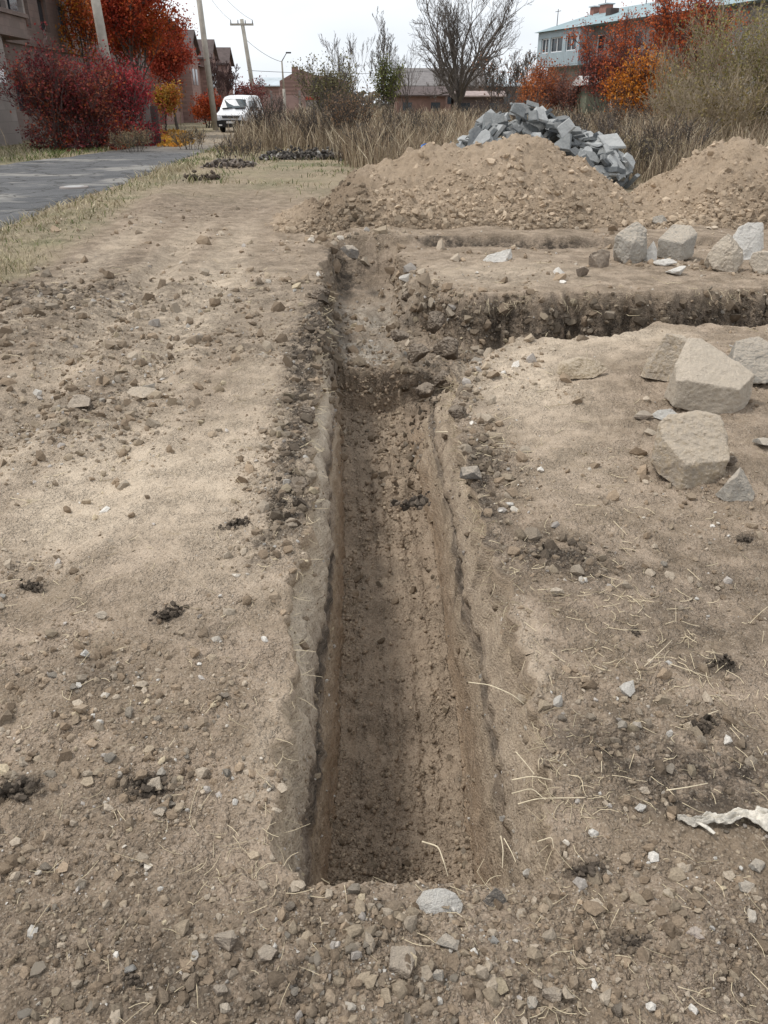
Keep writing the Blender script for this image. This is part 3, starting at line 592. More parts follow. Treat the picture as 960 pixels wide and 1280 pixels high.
# the row of stones beyond the side trench
put_rock('stone_block', 786, 328, 44, [(-.5, 0, .35), (-.48, 0, .75), (-.35, .1, .80), (.1, .15, 1.12), (.38, .1, .95), (.5, 0, .2), (.2, -.3, .0), (-.2, -.3, .0), (-.3, -.2, .3), (.25, -.25, .5), (.3, .5, 0), (-.3, .5, 0), (.02, -.32, .55)], M_grey,
         'tall light grey stone block at the left of the row beyond the side trench', bev=.02, cuts=4, amp=.012, seed=11, cat='stone block')
put_rock('stone_block', 843, 323, 48, [(-.45, 0, .05), (-.5, 0, .5), (-.1, .2, .85), (.35, .15, .82), (.5, 0, .65), (.4, -.2, .1), (.0, -.38, .0), (.02, -.36, .45), (.4, .4, 0), (-.3, .5, 0)], M_grey,
         'boxy grey stone block second from left in the row beyond the side trench', bev=.02, cuts=4, amp=.008, seed=12, cat='stone block')
put_rock('stone', 812, 327, 17, [(-.5, 0, 0), (-.4, 0, .8), (.1, .1, 1.5), (.45, 0, .8), (.4, -.3, 0), (-.2, -.3, 0), (.2, .4, 0)], M_pale, 'small upright pale stone between the two grey blocks', cuts=3, seed=13)
put_rock('stone', 830, 332, 30, rnd_pts(14, .35), M_pale, 'thin flat pale stone at the foot of the boxy grey block', cuts=3, seed=14)
put_rock('stone', 823, 282, 22, rnd_pts(15, .75), M_grey, 'light grey stone lying at the foot of the long earth heap', cuts=3, seed=15)
put_rock('stone_block', 903, 338, 48, [(-.5, 0, .35), (-.35, 0, .65), (.0, .1, .95), (.45, .05, .55), (.5, 0, .25), (.2, -.35, -.02), (-.35, -.2, .1), (.05, -.25, .5), (.3, .5, 0), (-.3, .5, 0), (.3, -.2, .1)], M_beige,
         'rounded beige stone third in the row beyond the side trench', bev=.02, cuts=4, amp=.015, seed=16, cat='stone block')
put_rock('stone_block', 934, 326, 46, [(-.5, 0, .2), (-.3, .1, .8), (.0, .2, .95), (.45, .2, .95), (.5, 0, .3), (.2, -.2, .05), (-.25, -.3, .0), (.4, .4, .4), (0, .5, 0)], M_pale,
         'pale stone block behind and right of the rounded beige stone', bev=.02, cuts=4, amp=.01, seed=17, depth_off=.12, cat='stone block')
put_rock('stone', 950, 341, 36, [(-.5, 0, .4), (-.4, 0, .7), (.0, .1, .75), (.5, .0, .7), (.5, 0, .1), (.0, -.3, .0), (-.3, -.2, .1), (0, .5, 0)], M_beige, 'beige stone in front of the pale block, at the photo edge', cuts=4, seed=18)
put_rock('stone', 844, 343, 28, rnd_pts(19, .5), M_pale, 'small pale stone in front of the boxy grey block', cuts=3, seed=19)
put_rock('stone', 748, 334, 26, [(-.5, 0, 0), (-.5, .05, .65), (.1, .1, .85), (.5, .05, .75), (.45, -.1, .0), (0, -.3, 0), (.2, .4, .2), (-.3, .4, 0)], M_brownst, 'square brown stone left of the tall light grey block', cuts=3, seed=20)
put_rock('stone', 728, 346, 18, rnd_pts(21, .8), M_brownst, 'dark brown round stone on the far lip of the side trench', cuts=3, seed=21)
put_rock('stone', 622, 326, 38, [(-.5, 0, .02), (-.35, 0, .2), (.05, .1, .30), (.45, .15, .40), (.5, .1, .1), (.2, -.2, 0), (-.3, -.2, 0), (.2, .4, .1)], M_pale, 'flat pale stone lying alone on the ledge beyond the trench junction', cuts=4, seed=22)
# left side
put_rock('stone', 178, 497, 38, rnd_pts(23, .42, .8), M_tan, 'flat tan stone lying on the left bank', cuts=3, seed=23)
put_rock('stone', 96, 508, 44, rnd_pts(24, .35, .9), M_brownst, 'flat brown stone among clods on the left bank', cuts=3, seed=24)
put_rock('stone', 588, 598, 34, rnd_pts(25, .6, 1.0), M_dkst, 'dark grey stone perched on the right lip of the trench', cuts=3, seed=25)
put_rock('stone', 437, 324, 28, rnd_pts(26, .7, .9), M_dkst, 'dark grey stone at the head of the trench', cuts=3, seed=26, zb=-.05)
# foreground
put_rock('stone', 548, 1136, 62, [(-.5, 0, .12), (-.42, 0, .28), (-.25, .1, .42), (.02, .15, .46), (.35, .1, .34), (.5, 0, .14), (.4, -.2, .0), (.1, -.28, -.02), (-.3, -.25, .0), (-.1, -.15, .3), (.2, .3, .2), (-.3, .3, .15)], M_pale,
         'white stone lying on the near end of the trench', bev=.015, cuts=5, amp=.012, seed=31)
put_rock('stone', 618, 1130, 34, [(-.5, 0, .05), (-.3, .0, .5), (0, .1, .82), (.25, .1, .6), (.5, 0, .1), (.2, -.2, 0), (-.3, -.2, 0), (0, .4, .1)], M_dkst, 'triangular grey stone right of the white stone', cuts=4, seed=32)
put_rock('stone', 502, 1210, 38, [(-.45, -.2, .0), (-.4, -.1, .3), (-.35, .5, .42), (.4, .5, .4), (.5, .3, .3), (.3, -.3, .25), (.25, -.4, .0), (.5, .5, 0), (-.3, .6, 0)], M_brownst, 'square brown-grey stone below the white stone', bev=.03, cuts=4, seed=33)
put_rock('stone', 868, 1172, 27, rnd_pts(34, .6), M_pink, 'pinkish rounded pebble in the lower right corner area', cuts=3, seed=34)
put_rock('stone', 836, 1122, 20, rnd_pts(35, .8), M_ochre, 'yellow ochre pebble above the pinkish pebble', cuts=3, seed=35)
put_rock('stone', 861, 912, 17, rnd_pts(36, .7), M_ochre, 'pale ochre pebble on the dark earth patch to the right', cuts=3, seed=36)
put_rock('stone', 695, 745, 20, rnd_pts(37, .6), M_tan, 'tan pebble below the patch of dark crumbs right of the trench', cuts=3, seed=37)
put_rock('stone', 127, 772, 17, rnd_pts(38, .6), M_beige, 'round beige pebble on the left bank', cuts=3, seed=38)
put_rock('stone', 107, 822, 12, rnd_pts(39, 1.1), M_pale, 'small bright white pebble on the left bank', cuts=2, seed=39)
for q, (px, py, wd, mt, lab) in enumerate([(283, 1180, 36, M_brownst, 'upper brown clod-like stone left of the near trench end'), (275, 1240, 20, M_brownst, 'upright brown stone near the bottom left'), (335, 1195, 28, M_brownst, 'brown wedge stone below the near end of the trench'),
        (280, 1262, 18, M_beige, 'round beige pebble at the bottom edge left of centre'), (197, 985, 26, M_tan, 'tan stone beside a dark tuft on the left bank'), (199, 1018, 17, M_tan, 'tan pebble below the dark tuft on the left bank'), (560, 1183, 30, M_grey, 'flat grey stone right of the square brown-grey stone'),
        (549, 1222, 18, M_grey, 'small grey pebble below the flat grey stone'), (665, 1255, 18, M_grey, 'grey pebble at the bottom edge right of centre'), (690, 1245, 28, M_brownst, 'brown slab-like stone at the bottom edge right of centre'), (945, 1085, 22, M_grey, 'grey pebble at the right edge below the white cloth'),
        (932, 1112, 24, M_grey, 'darker grey pebble lower right of the cloth'), (800, 1012, 15, M_pale, 'narrow pale pebble left of the white cloth'), (835, 830, 9, M_pale, 'tiny white pebble amid straw on the right'), (805, 990, 15, M_tan, 'tan pebble above the narrow pale pebble')]):
    put_rock('stone', px, py, wd, rnd_pts(50 + q, .62), mt, lab, cuts=3, seed=50 + q)

# big broken clods of dark earth at the junction of the two trenches
for q, (px, py, wd, wh) in enumerate(((545, 408, 34, 'at the collapsed corner of the trench junction'), (522, 446, 30, 'above the right end of the trench step'), (562, 440, 38, 'on the corner between both trenches'), (584, 402, 30, 'in the mouth of the side trench'), (606, 416, 26, 'on the near lip at the mouth of the side trench'), (533, 492, 26, 'on the right wall just past the step'),
        (556, 478, 30, 'below the corner between both trenches'), (640, 404, 22, 'under the far lip of the side trench'), (702, 404, 26, 'in the middle of the side trench'), (512, 372, 22, 'on the right edge near the trench head'), (500, 424, 24, 'at the top of the ashy slope on its right'), (655, 376, 24, 'on the far lip of the side trench'),
        (748, 398, 24, 'far along the side trench'), (402, 372, 24, 'on the left lip by the ashy slope'), (396, 440, 26, 'on the left lip above the trench step'), (384, 520, 26, 'on the left lip halfway along the trench'), (372, 610, 30, 'on the left lip nearer the camera'), (572, 520, 26, 'on the right lip just past the junction'), (508, 346, 18, 'at the right corner of the trench head'))):
    x0_, y0_, _ = g(px, py); zb_ = gz(x0_, y0_); L_, R_, _, _ = strip(np.array([[y0_]])); inside_ = L_[0, 0] < x0_ < R_[0, 0]
    if inside_: zb_ = -.22
    put_rock('soil_clod', px, py, wd, rnd_pts(150 + q, .8, 1.1, 20), M_earthclod, 'broken clod of dark earth ' + wh, sink=.2, cat='soil clod', group='broken clods of dark earth along the trench edges', zb=zb_, cuts=4, amp=.035, seed=150 + q)
# ---- countable pebbles of the foreground: each its own object, meshes shared
PEB = {}
for mk, (mm, word) in {'pale': (M_pale, 'pale'), 'beige': (M_beige, 'beige'), 'grey': (M_grey, 'grey'), 'brown': (M_brownst, 'brown'), 'tan': (M_tan, 'tan')}.items():
    for q in range(4):
        me = hull_rock('pebble', [tuple(p) for p in rnd_pts(700 + q + 10 * len(PEB), .65)], mm, bev=.05, cuts=2, amp=.02, seed=q + 80); PEB[(mk, q)] = me
dd3 = vis * outside * (1 - onroad) * (1 - wl) * patch * (.2 + 1.8 * bottom + .3 * pal) * (Y < 6) / np.maximum(Y, .9) ** 2.2
pos, j, k = pick(dd3, 170, 21); r = np.random.RandomState(22)
for q in range(170):
    x, y, z = pos[q]
    if not (-.49 * y - .33 < x < .49 * y + .33): continue
    kind = r.choice(['pale', 'beige', 'grey', 'brown', 'tan'], p=[.10, .24, .18, .28, .20]); s = (7 + 9 * r.pareto(2.5)) / FPX * (y * CP + CAM_H * SP); s = min(s, .04)
    side = 'on the near soil in front of the trench' if y < 1.25 else ('on the left bank of the trench' if x < 0 else 'on the right bank of the trench')
    o = link('pebble', PEB[(kind, r.randint(4))]); o.location = (x, y, z - .1 * s); o.scale = (s, s, s * r.uniform(.7, 1)); o.rotation_euler = (r.normal(0, .2), r.normal(0, .2), r.uniform(0, 6.28))
    tag(o, 'small %s pebble lying %s' % (kind, side), 'pebble', 'small %s pebbles lying %s' % (kind, side))

# ------------------------------------------------------------------ earth heaps
def heap(name, label, x0, x1, ridge, yb, yr, yk, seed, darkpts):
    nx, ny = 270, 165; xs = np.linspace(x0, x1, nx)[None, :]; ty = np.linspace(0, 1, ny)[:, None]
    X_, T_ = xs + 0 * ty, ty + 0 * xs; yb_ = np.interp(X_, *yb) + .12 * n2(X_ * 1.5, X_ * 0, seed); yk_ = yk + 0 * X_
    Y_ = yb_ + (yk_ - yb_) * T_ ** 1.25
    H = np.interp(X_, *ridge); H = (H + np.interp(X_ - .12, *ridge) + np.interp(X_ + .12, *ridge)) / 3
    tr = (yr - yb_) / (yk_ - yb_); u = np.where(Y_ < yr, (Y_ - yb_) / (yr - yb_), (yk_ - Y_) / (yk_ - yr)); u = np.clip(u, 0, 1)
    prof = 1 - np.sqrt((1 - u) ** 2 * .92 + .02) ; prof = np.clip((prof - prof.min()) / (prof.max() - prof.min()), 0, 1)
    Z_ = H * (.6 * prof + .4 * u)
    Pn = np.stack([X_, Y_, Z_], -1); sl = fbm3(Pn, 1.3, 3, seed + 1)
    Z_ = Z_ + ss(0, .12, u * np.clip(H * 3, 0, 1)) * (.09 * sl + .04 * fbm3(Pn, 5, 4, seed + 3, .6) + .03 * np.abs(fbm3(Pn, 11, 3, seed + 13))) + .045 * cell(X_, Y_, 7, seed + 5, .4) + .022 * cell(X_, Y_, 15, seed + 6, .5) * ss(.95, .2, u) - .06 * (1 - ss(0, .04, u))
    Z_ = Z_ + .055 * np.sin(X_ * 7 + 2.5 * sl) * ss(.2, .7, u) * ss(0, 1, n2(X_ * 1.2, Y_ * .1, seed + 8) + .3) * .6
    zb = np.array([0.0]); Z_ = Z_ + (ground_z(X_, Y_) - .02)
    Pn = np.stack([X_, Y_, Z_], -1); ii = np.arange(nx * ny).reshape(ny, nx)
    Fh = np.stack([ii[:-1, :-1], ii[:-1, 1:], ii[1:, 1:], ii[1:, :-1]], -1).reshape(-1, 4)
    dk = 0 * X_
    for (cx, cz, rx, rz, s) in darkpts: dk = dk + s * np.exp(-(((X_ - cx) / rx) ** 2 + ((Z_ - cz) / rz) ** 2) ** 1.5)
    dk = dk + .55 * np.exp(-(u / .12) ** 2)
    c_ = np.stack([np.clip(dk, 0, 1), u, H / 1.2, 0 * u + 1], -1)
    root = empty(name, (0, 0, 0)); tag(root, label, 'earth heap')
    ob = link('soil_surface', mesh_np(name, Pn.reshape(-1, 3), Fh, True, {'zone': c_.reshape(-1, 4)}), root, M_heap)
    # crumbs: more and larger towards the foot
    r = np.random.RandomState(seed); ar = np.linalg.norm(np.cross(np.gradient(Pn, axis=1), np.gradient(Pn, axis=0)), axis=-1)
    lo = (ss(.75, .05, u) * 1.6 + .45 + .8 * ss(0, .5, fbm3(Pn, 1.1, 2, seed + 9))) * (Y_ < yr + .4) * (H > .02)
    wg = np.cumsum((ar * lo).ravel()); n = 12500; i_ = np.searchsorted(wg, r.uniform(0, wg[-1], n)); p_ = Pn.reshape(-1, 3)[i_]; uu = u.ravel()[i_]
    p_ = p_ + r.normal(0, .008, (n, 3)); s_ = (.008 + .007 * (1 - uu) ** 2) * (r.pareto(2.5, n) + .5); s_ = np.minimum(s_, .065)
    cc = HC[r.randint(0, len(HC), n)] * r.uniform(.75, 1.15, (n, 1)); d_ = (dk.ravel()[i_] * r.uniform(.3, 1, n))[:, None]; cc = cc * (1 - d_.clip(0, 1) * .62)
    bigc = np.argsort(-s_)[:3200]; sm = np.argsort(-s_)[3200:]
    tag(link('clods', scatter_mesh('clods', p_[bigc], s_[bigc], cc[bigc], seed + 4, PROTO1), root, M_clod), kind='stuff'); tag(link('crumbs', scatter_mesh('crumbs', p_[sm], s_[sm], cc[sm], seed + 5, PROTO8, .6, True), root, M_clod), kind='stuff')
    return Pn, u, H
HC = np.array([(.45, .35, .25), (.40, .31, .22), (.49, .39, .285), (.36, .28, .20), (.46, .36, .26)])
m, t, b = new_mat('heap_soil', .97, .12); co = geoco(t); za = nd(t, 'ShaderNodeAttribute', attribute_name='zone'); sa = nd(t, 'ShaderNodeSeparateColor', {0: za.outputs['Color']})
nA, nB, nC = noise(t, co, 1.4, 5, .6), noise(t, co, 11, 8, .75), noise(t, co, 60, 4, .7)
base = mixc(t, rng_(t, nA, .35, .65), (.40, .305, .22), (.51, .40, .30)); base = mixc(t, rng_(t, nB, .3, .7, 0, .7), base, (.46, .35, .24)); base = mixc(t, rng_(t, nC, .35, .7, 0, .45), base, (.29, .22, .155))
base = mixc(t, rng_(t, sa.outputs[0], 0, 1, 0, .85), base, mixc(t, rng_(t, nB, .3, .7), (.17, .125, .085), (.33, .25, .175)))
t.links.new(base, b.inputs['Base Color']); bump(t, b, mth(t, 'ADD', nB, mth(t, 'MULTIPLY', nC, .5)), 1.0, .05); M_heap = m
heap('earth_heap', 'long heap of tan excavated earth with two humps behind the trench', -1.75, 4.5,
     ([-1.75, -1.5, -.95, -.48, 0, .3, .7, 1.1, 1.6, 1.95, 2.4, 3.0, 3.4, 3.9, 4.4, 4.5], [0, .03, .32, .64, .82, .87, .86, .86, .97, 1.05, .98, .76, .54, .25, .03, 0]),
     ([-1.8, -1.2, 0, 2, 4.2], [11.5, 11.3, 11.15, 11.25, 11.6]), 12.9, 14.6, 201, [(-.75, .40, .60, .42, 1.2), (.1, .15, .8, .1, .3), (2.9, .3, .4, .25, .4)])
heap('earth_heap', 'shorter reddish tan heap of earth at the right photo edge', 3.7, 9.2,
     ([3.7, 3.9, 4.4, 4.9, 5.25, 5.55, 5.85, 6.3, 7.0, 8.0, 9.0, 9.2], [0, .06, .42, .88, 1.12, 1.20, 1.08, .82, .6, .35, .03, 0]),
     ([3.6, 5, 7, 9], [12.1, 11.75, 11.5, 11.9]), 13.4, 15.2, 231, [(5.9, .3, .8, .3, .6), (6.2, .05, .3, .15, .6)])

# ------------------------------------------------------------------ heap of stone slabs
M_slabs = [stone_mat('blue_grey_slab', (.235, .25, .255), (.16, .172, .178), (.36, .36, .34), .3, 3, .1), stone_mat('pale_slab', (.44, .455, .455), (.34, .35, .35), (.5, .5, .48), .3, 3, .1), stone_mat('dark_slab', (.15, .163, .172), (.10, .11, .118), (.26, .26, .25), .3, 3, .1)]
SL = []
for q in range(16):
    r = np.random.RandomState(400 + q); n = r.randint(4, 7); a = np.sort(r.uniform(0, 6.28, n) * .35 + np.arange(n) * 6.28 / n * .65 * 1.54); rad = r.uniform(.36, .56, n); th = r.uniform(.07, .19)
    pts = [(math.cos(a_) * rr_, math.sin(a_) * rr_ * .72, -th / 2) for a_, rr_ in zip(a, rad)] + [(math.cos(a_) * rr_ * r.uniform(.78, 1), math.sin(a_) * rr_ * .72 * r.uniform(.8, 1), th / 2 * r.uniform(.8, 1.2)) for a_, rr_ in zip(a, rad)]
    for mi in range(3): 
        me = hull_rock('broken_stone', pts, M_slabs[mi], bev=.015, cuts=2, amp=.006, seed=q, smooth=False) if mi == 0 else SL[-mi][0].copy()
        if mi: me.materials.clear(); me.materials.append(M_slabs[mi])
        SL.append((me, mi))
def slabH(x): return np.interp(x, [1.2, 1.5, 1.8, 2.1, 2.5, 2.95, 3.4, 3.75, 4.1, 4.6, 4.9, 5.15, 5.4], [.35, .85, 1.08, 1.3, 1.52, 1.62, 1.48, 1.25, 1.12, 1.02, .78, .45, .1])
r = np.random.RandomState(77); cnt = 0
def slab_label(x, z, mi):
    tone = ['blue-grey', 'pale whitish', 'dark grey'][mi]
    zone_ = 'at the left end' if x < 2.2 else ('on the high left hump' if x < 3.5 else ('in the middle saddle' if x < 4.1 else ('on the lower right hump' if x < 5.0 else 'at the right end')))
    return '%s broken stone slab %s of the slab heap' % (tone, zone_)
for layer, (nn, f_, sc) in enumerate(((34, .45, .75), (80, .80, .55), (175, 1.0, .44))):
    for q in range(nn):
        x = r.uniform(1.35, 5.15); t_ = r.uniform(-1, .6); hh_ = slabH(x) * f_; y = 18.2 + t_ * 1.3 * f_; z = max(.06, hh_ * (1 - .62 * t_ * t_)) - .08
        mi = r.choice([0, 1, 2], p=[.55, .23, .22]); me = SL[3 * r.randint(16) + mi][0]; s = sc * r.uniform(.6, 1.6) * (.6 if x > 5.2 else 1)
        o = link('broken_stone', me); o.location = (x, y, z); o.scale = (s, s, s); o.rotation_euler = (r.normal(.45, .35), r.normal((x - 3.2) * .25, .35), r.normal(0, .6)) if layer == 2 else (r.normal(.35, .5), r.normal(0, .5), r.uniform(0, 6.28))
        lb = slab_label(x, z, mi); tag(o, lb, 'stone slab', 'stone slabs piled behind the long earth heap')
# two striking pieces
for (x, y, z, s, rot, mi, lb) in ((4.72, 17.6, .92, .72, (.55, .25, -.35), 1, 'broad pale slab lying on top of the lower right hump of the slab heap'), (5.05, 17.3, .55, .45, (.9, .5, .3), 1, 'tilted pale slab leaning at the right end of the slab heap'),
                                  (3.72, 17.5, 1.15, .55, (1.1, .9, -.6), 1, 'long white-edged slab slanting down the right side of the high hump'), (1.95, 17.3, .95, .55, (.9, -.3, .2), 1, 'large pale slab facing forward near the left end of the slab heap'),
                                  (2.75, 17.6, 1.45, .45, (1.2, .1, .2), 0, 'upright blue-grey slab at the left of the heap summit'), (3.1, 18.1, 1.58, .42, (.8, .1, .5), 0, 'topmost blue-grey slab standing on the heap summit'), (4.6, 17.0, .42, .5, (.8, .7, -.7), 1, 'narrow white slab slanting at the foot of the lower right hump')):
    o = link('broken_stone', SL[3 * (int(x * 7) % 16) + mi][0]); o.location = (x, y, z); o.scale = (s, s, s * .8); o.rotation_euler = rot; tag(o, lb, 'stone slab', 'stone slabs piled behind the long earth heap')
# blue plastic thing
bm = bmesh.new(); 
nn_ = 20
prev = None
for (rr_, zz) in ((.0, .0), (.19, .0), (.24, .05), (.25, .15), (.22, .17), (.20, .08), (0, .05)):
    ring = [bm.verts.new((rr_ * math.cos(6.283 * i / nn_), rr_ * .8 * math.sin(6.283 * i / nn_), zz)) for i in range(nn_)] if rr_ else [bm.verts.new((0, 0, zz))]
    if prev is not None:
        for i in range(nn_):
            a_ = prev[i % len(prev)], prev[(i + 1) % nn_ % len(prev)] if len(prev) > 1 else prev[0]
            if len(prev) == 1: bm.faces.new((prev[0], ring[(i + 1) % nn_], ring[i]))
            elif len(ring) == 1: bm.faces.new((prev[i], prev[(i + 1) % nn_], ring[0]))
            else: bm.faces.new((prev[i], prev[(i + 1) % nn_], ring[(i + 1) % nn_], ring[i]))
    prev = ring
o = link('plastic_basin', bm_mesh('plastic_basin', bm, True), None, simple_mat('blue_plastic', (.02, .13, .42), .2, 8, .4, .5)); o.location = (.71, 13.05, .92); o.rotation_euler = (.3, .1, 0); o.scale = (.62, .62, .62)
tag(o, 'blue plastic basin poking up behind the long earth heap', 'basin')
link_stick = None
# ------------------------------------------------------------------ straw, roots
def wisp(r, p, L, rad, up=.15, curl=1.1, n=5, yaw=None):
    a = r.uniform(0, 6.28) if yaw is None else yaw; el = up; pts = [np.array(p)]; da = r.normal(0, curl)
    for i in range(n):
        a += da / n * r.uniform(.2, 1.8); el += r.normal(0, .12) - .25 * el / n
        pts.append(pts[-1] + L / n * np.array([math.cos(a) * math.cos(el), math.sin(a) * math.cos(el), math.sin(el)]))
    return [[*pts[i], *pts[i + 1], rad * (1 - .12 * i), rad * (1 - .12 * (i + 1))] for i in range(n)]
M_straw = simple_mat('dry_straw', (.56, .47, .32), .3, 30, .8); M_root = simple_mat('pale_root', (.62, .53, .38), .25, 40, .85)
r = np.random.RandomState(31)
strawd = outside * vis * (Y < 9) * (1 - wl) * (.12 + blob(X, Y, [(820, 800, 110, 60, 1.0), (760, 740, 50, 40, .8), (740, 630, 60, 40, .5), (170, 575, 60, 30, .3), (640, 720, 40, 80, .7), (670, 960, 60, 70, .7), (720, 960, 90, 60, .5), (320, 1090, 50, 70, .5), (900, 900, 80, 80, .4), (600, 560, 50, 60, .9)])) / np.maximum(Y, 1) ** 2
pos, j, k = pick(strawd, 1500, 32); segs = []
for p in pos: yy_ = max(p[1], 1); segs += wisp(r, (p[0], p[1], p[2] + .004), r.uniform(.012, .05) * (1 + .3 * yy_) * (1.6 if r.rand() < .1 else 1), .00045 + .00035 * yy_, .05, .9, 3)
V_, F_ = tubes(segs); tag(link('dry_straw', mesh_np('dry_straw', V_, F_), None, M_straw), kind='stuff', label='scraps of dry straw lying on the bare soil', cat='straw')
# fine rootlets hanging from both rims
segs = []; r = np.random.RandomState(35)
for q in range(520):
    y_ = 1.25 + 6.5 * (int(r.uniform(0, 26)) / 26 + abs(r.normal(0, .018))); right = r.rand() < .6; L_, R_, _, _ = strip(np.array([[y_]])); x_ = float(R_[0, 0]) if right else float(L_[0, 0])
    if right and y_ > 5: continue
    segs += wisp(r, (x_ + (-.01 if right else .01), y_, gz(x_, y_) - r.uniform(0, .08)), r.uniform(.02, .08) * (1 + .1 * y_), .0005 + .00028 * y_, r.uniform(-.8, .4), 1.2, 4, (math.pi if right else 0) + r.normal(0, 1.0))
r2 = np.random.RandomState(36)
for q in range(230):                       # rootlets in the lip of the side trench
    x_ = r2.uniform(.6, 5.2); y_ = np.interp(x_, [.3, .6, .9, 1.6, 2.4, 3.6, 8], [8.0, 7.75, 7.35, 7.45, 7.5, 7.75, 9.8]) - .05
    segs += wisp(r2, (x_, y_, r2.uniform(-.12, 0)), r2.uniform(.04, .12), .0018, r2.uniform(-1.2, .2), 1.0, 4, -math.pi / 2 + r2.normal(0, .8))
V_, F_ = tubes(segs); tag(link('rootlets', mesh_np('rootlets', V_, F_), None, M_straw), kind='stuff', label='fine dry rootlets sticking out of the trench edges', cat='rootlets')
def root(path, rad, label):
    pts = [np.array(g(px, py, z_)) for px, py, z_ in path]; sg = []; q = []
    for i in range(len(pts) - 1):
        for s in range(4): q.append(pts[i] + (pts[i + 1] - pts[i]) * s / 4)
    q.append(pts[-1]); q = np.array(q); q[1:-1] = (q[:-2] + q[1:-1] * 2 + q[2:]) / 4
    for i in range(len(q) - 1): sg.append([*q[i], *q[i + 1], rad * (1 - .6 * i / len(q)), rad * (1 - .6 * (i + 1) / len(q))])
    V_, F_ = tubes(sg, 5); o = link('root', mesh_np('root', V_, F_, True), None, M_root); tag(o, label, 'root')
root([(528, 1052, -.02), (548, 1058, .01), (555, 1078, 0), (560, 1095, -.02)], .0022, 'bent pale root arching over the near end of the trench floor')
root([(626, 1045, -.03), (629, 1062, 0), (628, 1085, 0)], .0016, 'short upright pale root at the near right corner of the trench')
root([(630, 1048, -.03), (640, 1066, 0), (645, 1078, 0)], .0016, 'short slanting root beside the upright one at the near right corner')
root([(316, 1092, .0), (332, 1106, .01), (345, 1112, .0), (362, 1118, -.03)], .0020, 'pale root curling over the near left corner of the trench')
root([(318, 1090, .0), (332, 1062, .01), (336, 1048, .0)], .0014, 'thin brown root rising up the left bank near the corner')
root([(316, 998, .0), (322, 980, .01), (326, 965, .02), (318, 962, .0)], .0020, 'hooked pale root on the left bank')
root([(338, 735, .0), (360, 726, .01), (378, 713, -.03)], .0026, 'thin root bridging the left lip of the trench')
root([(586, 853, -.06), (612, 856, .0), (640, 868, .02), (655, 880, .0)], .0024, 'pale root poking out over the right lip of the trench')
root([(640, 975, -.04), (665, 970, .0), (690, 975, .01)], .0022, 'uppermost root of the tangle at the right lip')
root([(640, 992, -.05), (665, 985, .0), (682, 1000, .0)], .0020, 'forked root of the tangle at the right lip')
root([(648, 1005, -.05), (672, 998, .0), (732, 997, .01)], .0022, 'long straight straw lying right of the root tangle')
root([(645, 940, -.04), (658, 955, .0), (668, 968, .0)], .0018, 'short root above the tangle at the right lip')
root([(672, 1052, -.02), (690, 1046, .01), (692, 1060, .0)], .0016, 'small pale root in the notch at the near right corner')
root([(752, 940, .0), (752, 965, .01)], .0016, 'short straight straw standing on the right bank')
root([(833, 988, .0), (860, 984, .01), (885, 979, .01)], .0020, 'straight pale straw lying above the white cloth')
root([(838, 830, .0), (862, 838, .02), (890, 848, .0)], .0018, 'long dry stalk lying in the straw patch on the right')
root([(800, 838, .0), (825, 815, .02), (840, 800, .0)], .0018, 'dry stalk pointing up right in the straw patch')
root([(742, 1278, .0), (748, 1250, .01), (756, 1232, .02)], .0018, 'dry stalk sticking up at the bottom edge')
root([(880, 895, .0), (898, 888, .01)], .0020, 'short straw beside the dark earth patch')
root([(560, 540, -.05), (545, 540, -.06)], .004, 'pale root poking out of the right wall near the trench junction')

# ------------------------------------------------------------------ dark tufts of turf
M_tuft = simple_mat('dark_turf', (.045, .036, .028), .4, 20, .95, bmp=.01)
def tuft(px, py, wpx, label, n=60, zoff=0):
    x, y, _ = g(px, py); wm = wpx / FPX * (y * CP + CAM_H * SP) / 2; r = np.random.RandomState(px * 7 + py)
    z = gz(x, y); root_ = empty('turf_tuft', (x, y, z)); tag(root_, label, 'turf clod'); p_ = r.normal(0, r.uniform(.35, .6), (n, 3)) * wm; p_[:, 1] *= r.uniform(.4, .9); p_[:, 0] += p_[:, 1] * r.normal(0, .7); p_[:, 2] = np.abs(p_[:, 2]) * .55
    s_ = wm * r.uniform(.08, .3, n); c_ = np.array([[.06, .048, .037]]) * r.uniform(.5, 2.6, (n, 1))
    tag(link('crumbs', scatter_mesh('crumbs', p_, s_, c_, px), root_, M_clod), kind='stuff'); sg = []
    for q in range(26): pp = r.normal(0, .4, 3) * wm; pp[1] *= .7; pp[2] = abs(pp[2]) * .4; sg += wisp(r, pp, wm * r.uniform(.25, .6), wm * .014, .5, 2, 3)
    V_, F_ = tubes(sg); tag(link('fibres', mesh_np('fibres', V_, F_), root_, M_tuft), kind='stuff')
for a in ((24, 1000, 52, 'largest black turf clod at the left photo edge'), (190, 995, 40, 'black turf clod beside the tan stone on the left bank'), (44, 742, 26, 'small black turf clod far left of the trench middle'), (212, 778, 28, 'black turf clod on the left bank near the trench'), (736, 1092, 34, 'black turf clod right of the near trench end'),
          (900, 826, 30, 'dark turf lump right of the straw patch'), (932, 674, 18, 'small black turf clod below the pointed grey stone'), (297, 662, 24, 'small dark turf clod on the upper left bank'), (790, 1182, 32, 'dark turf clod at the lower right'), (792, 790, 18, 'small dark turf clod at the top of the straw patch'),
          (168, 1232, 24, 'dark turf clod at the lower left'), (368, 1262, 20, 'dark turf clod at the bottom edge'), (250, 224, 26, 'dark clump on the verge beside the road'), (520, 634, 36, 'dark soil clod fallen on the trench floor'), (880, 905, 40, 'dark turf lump behind the pale ochre pebble')): tuft(*a)
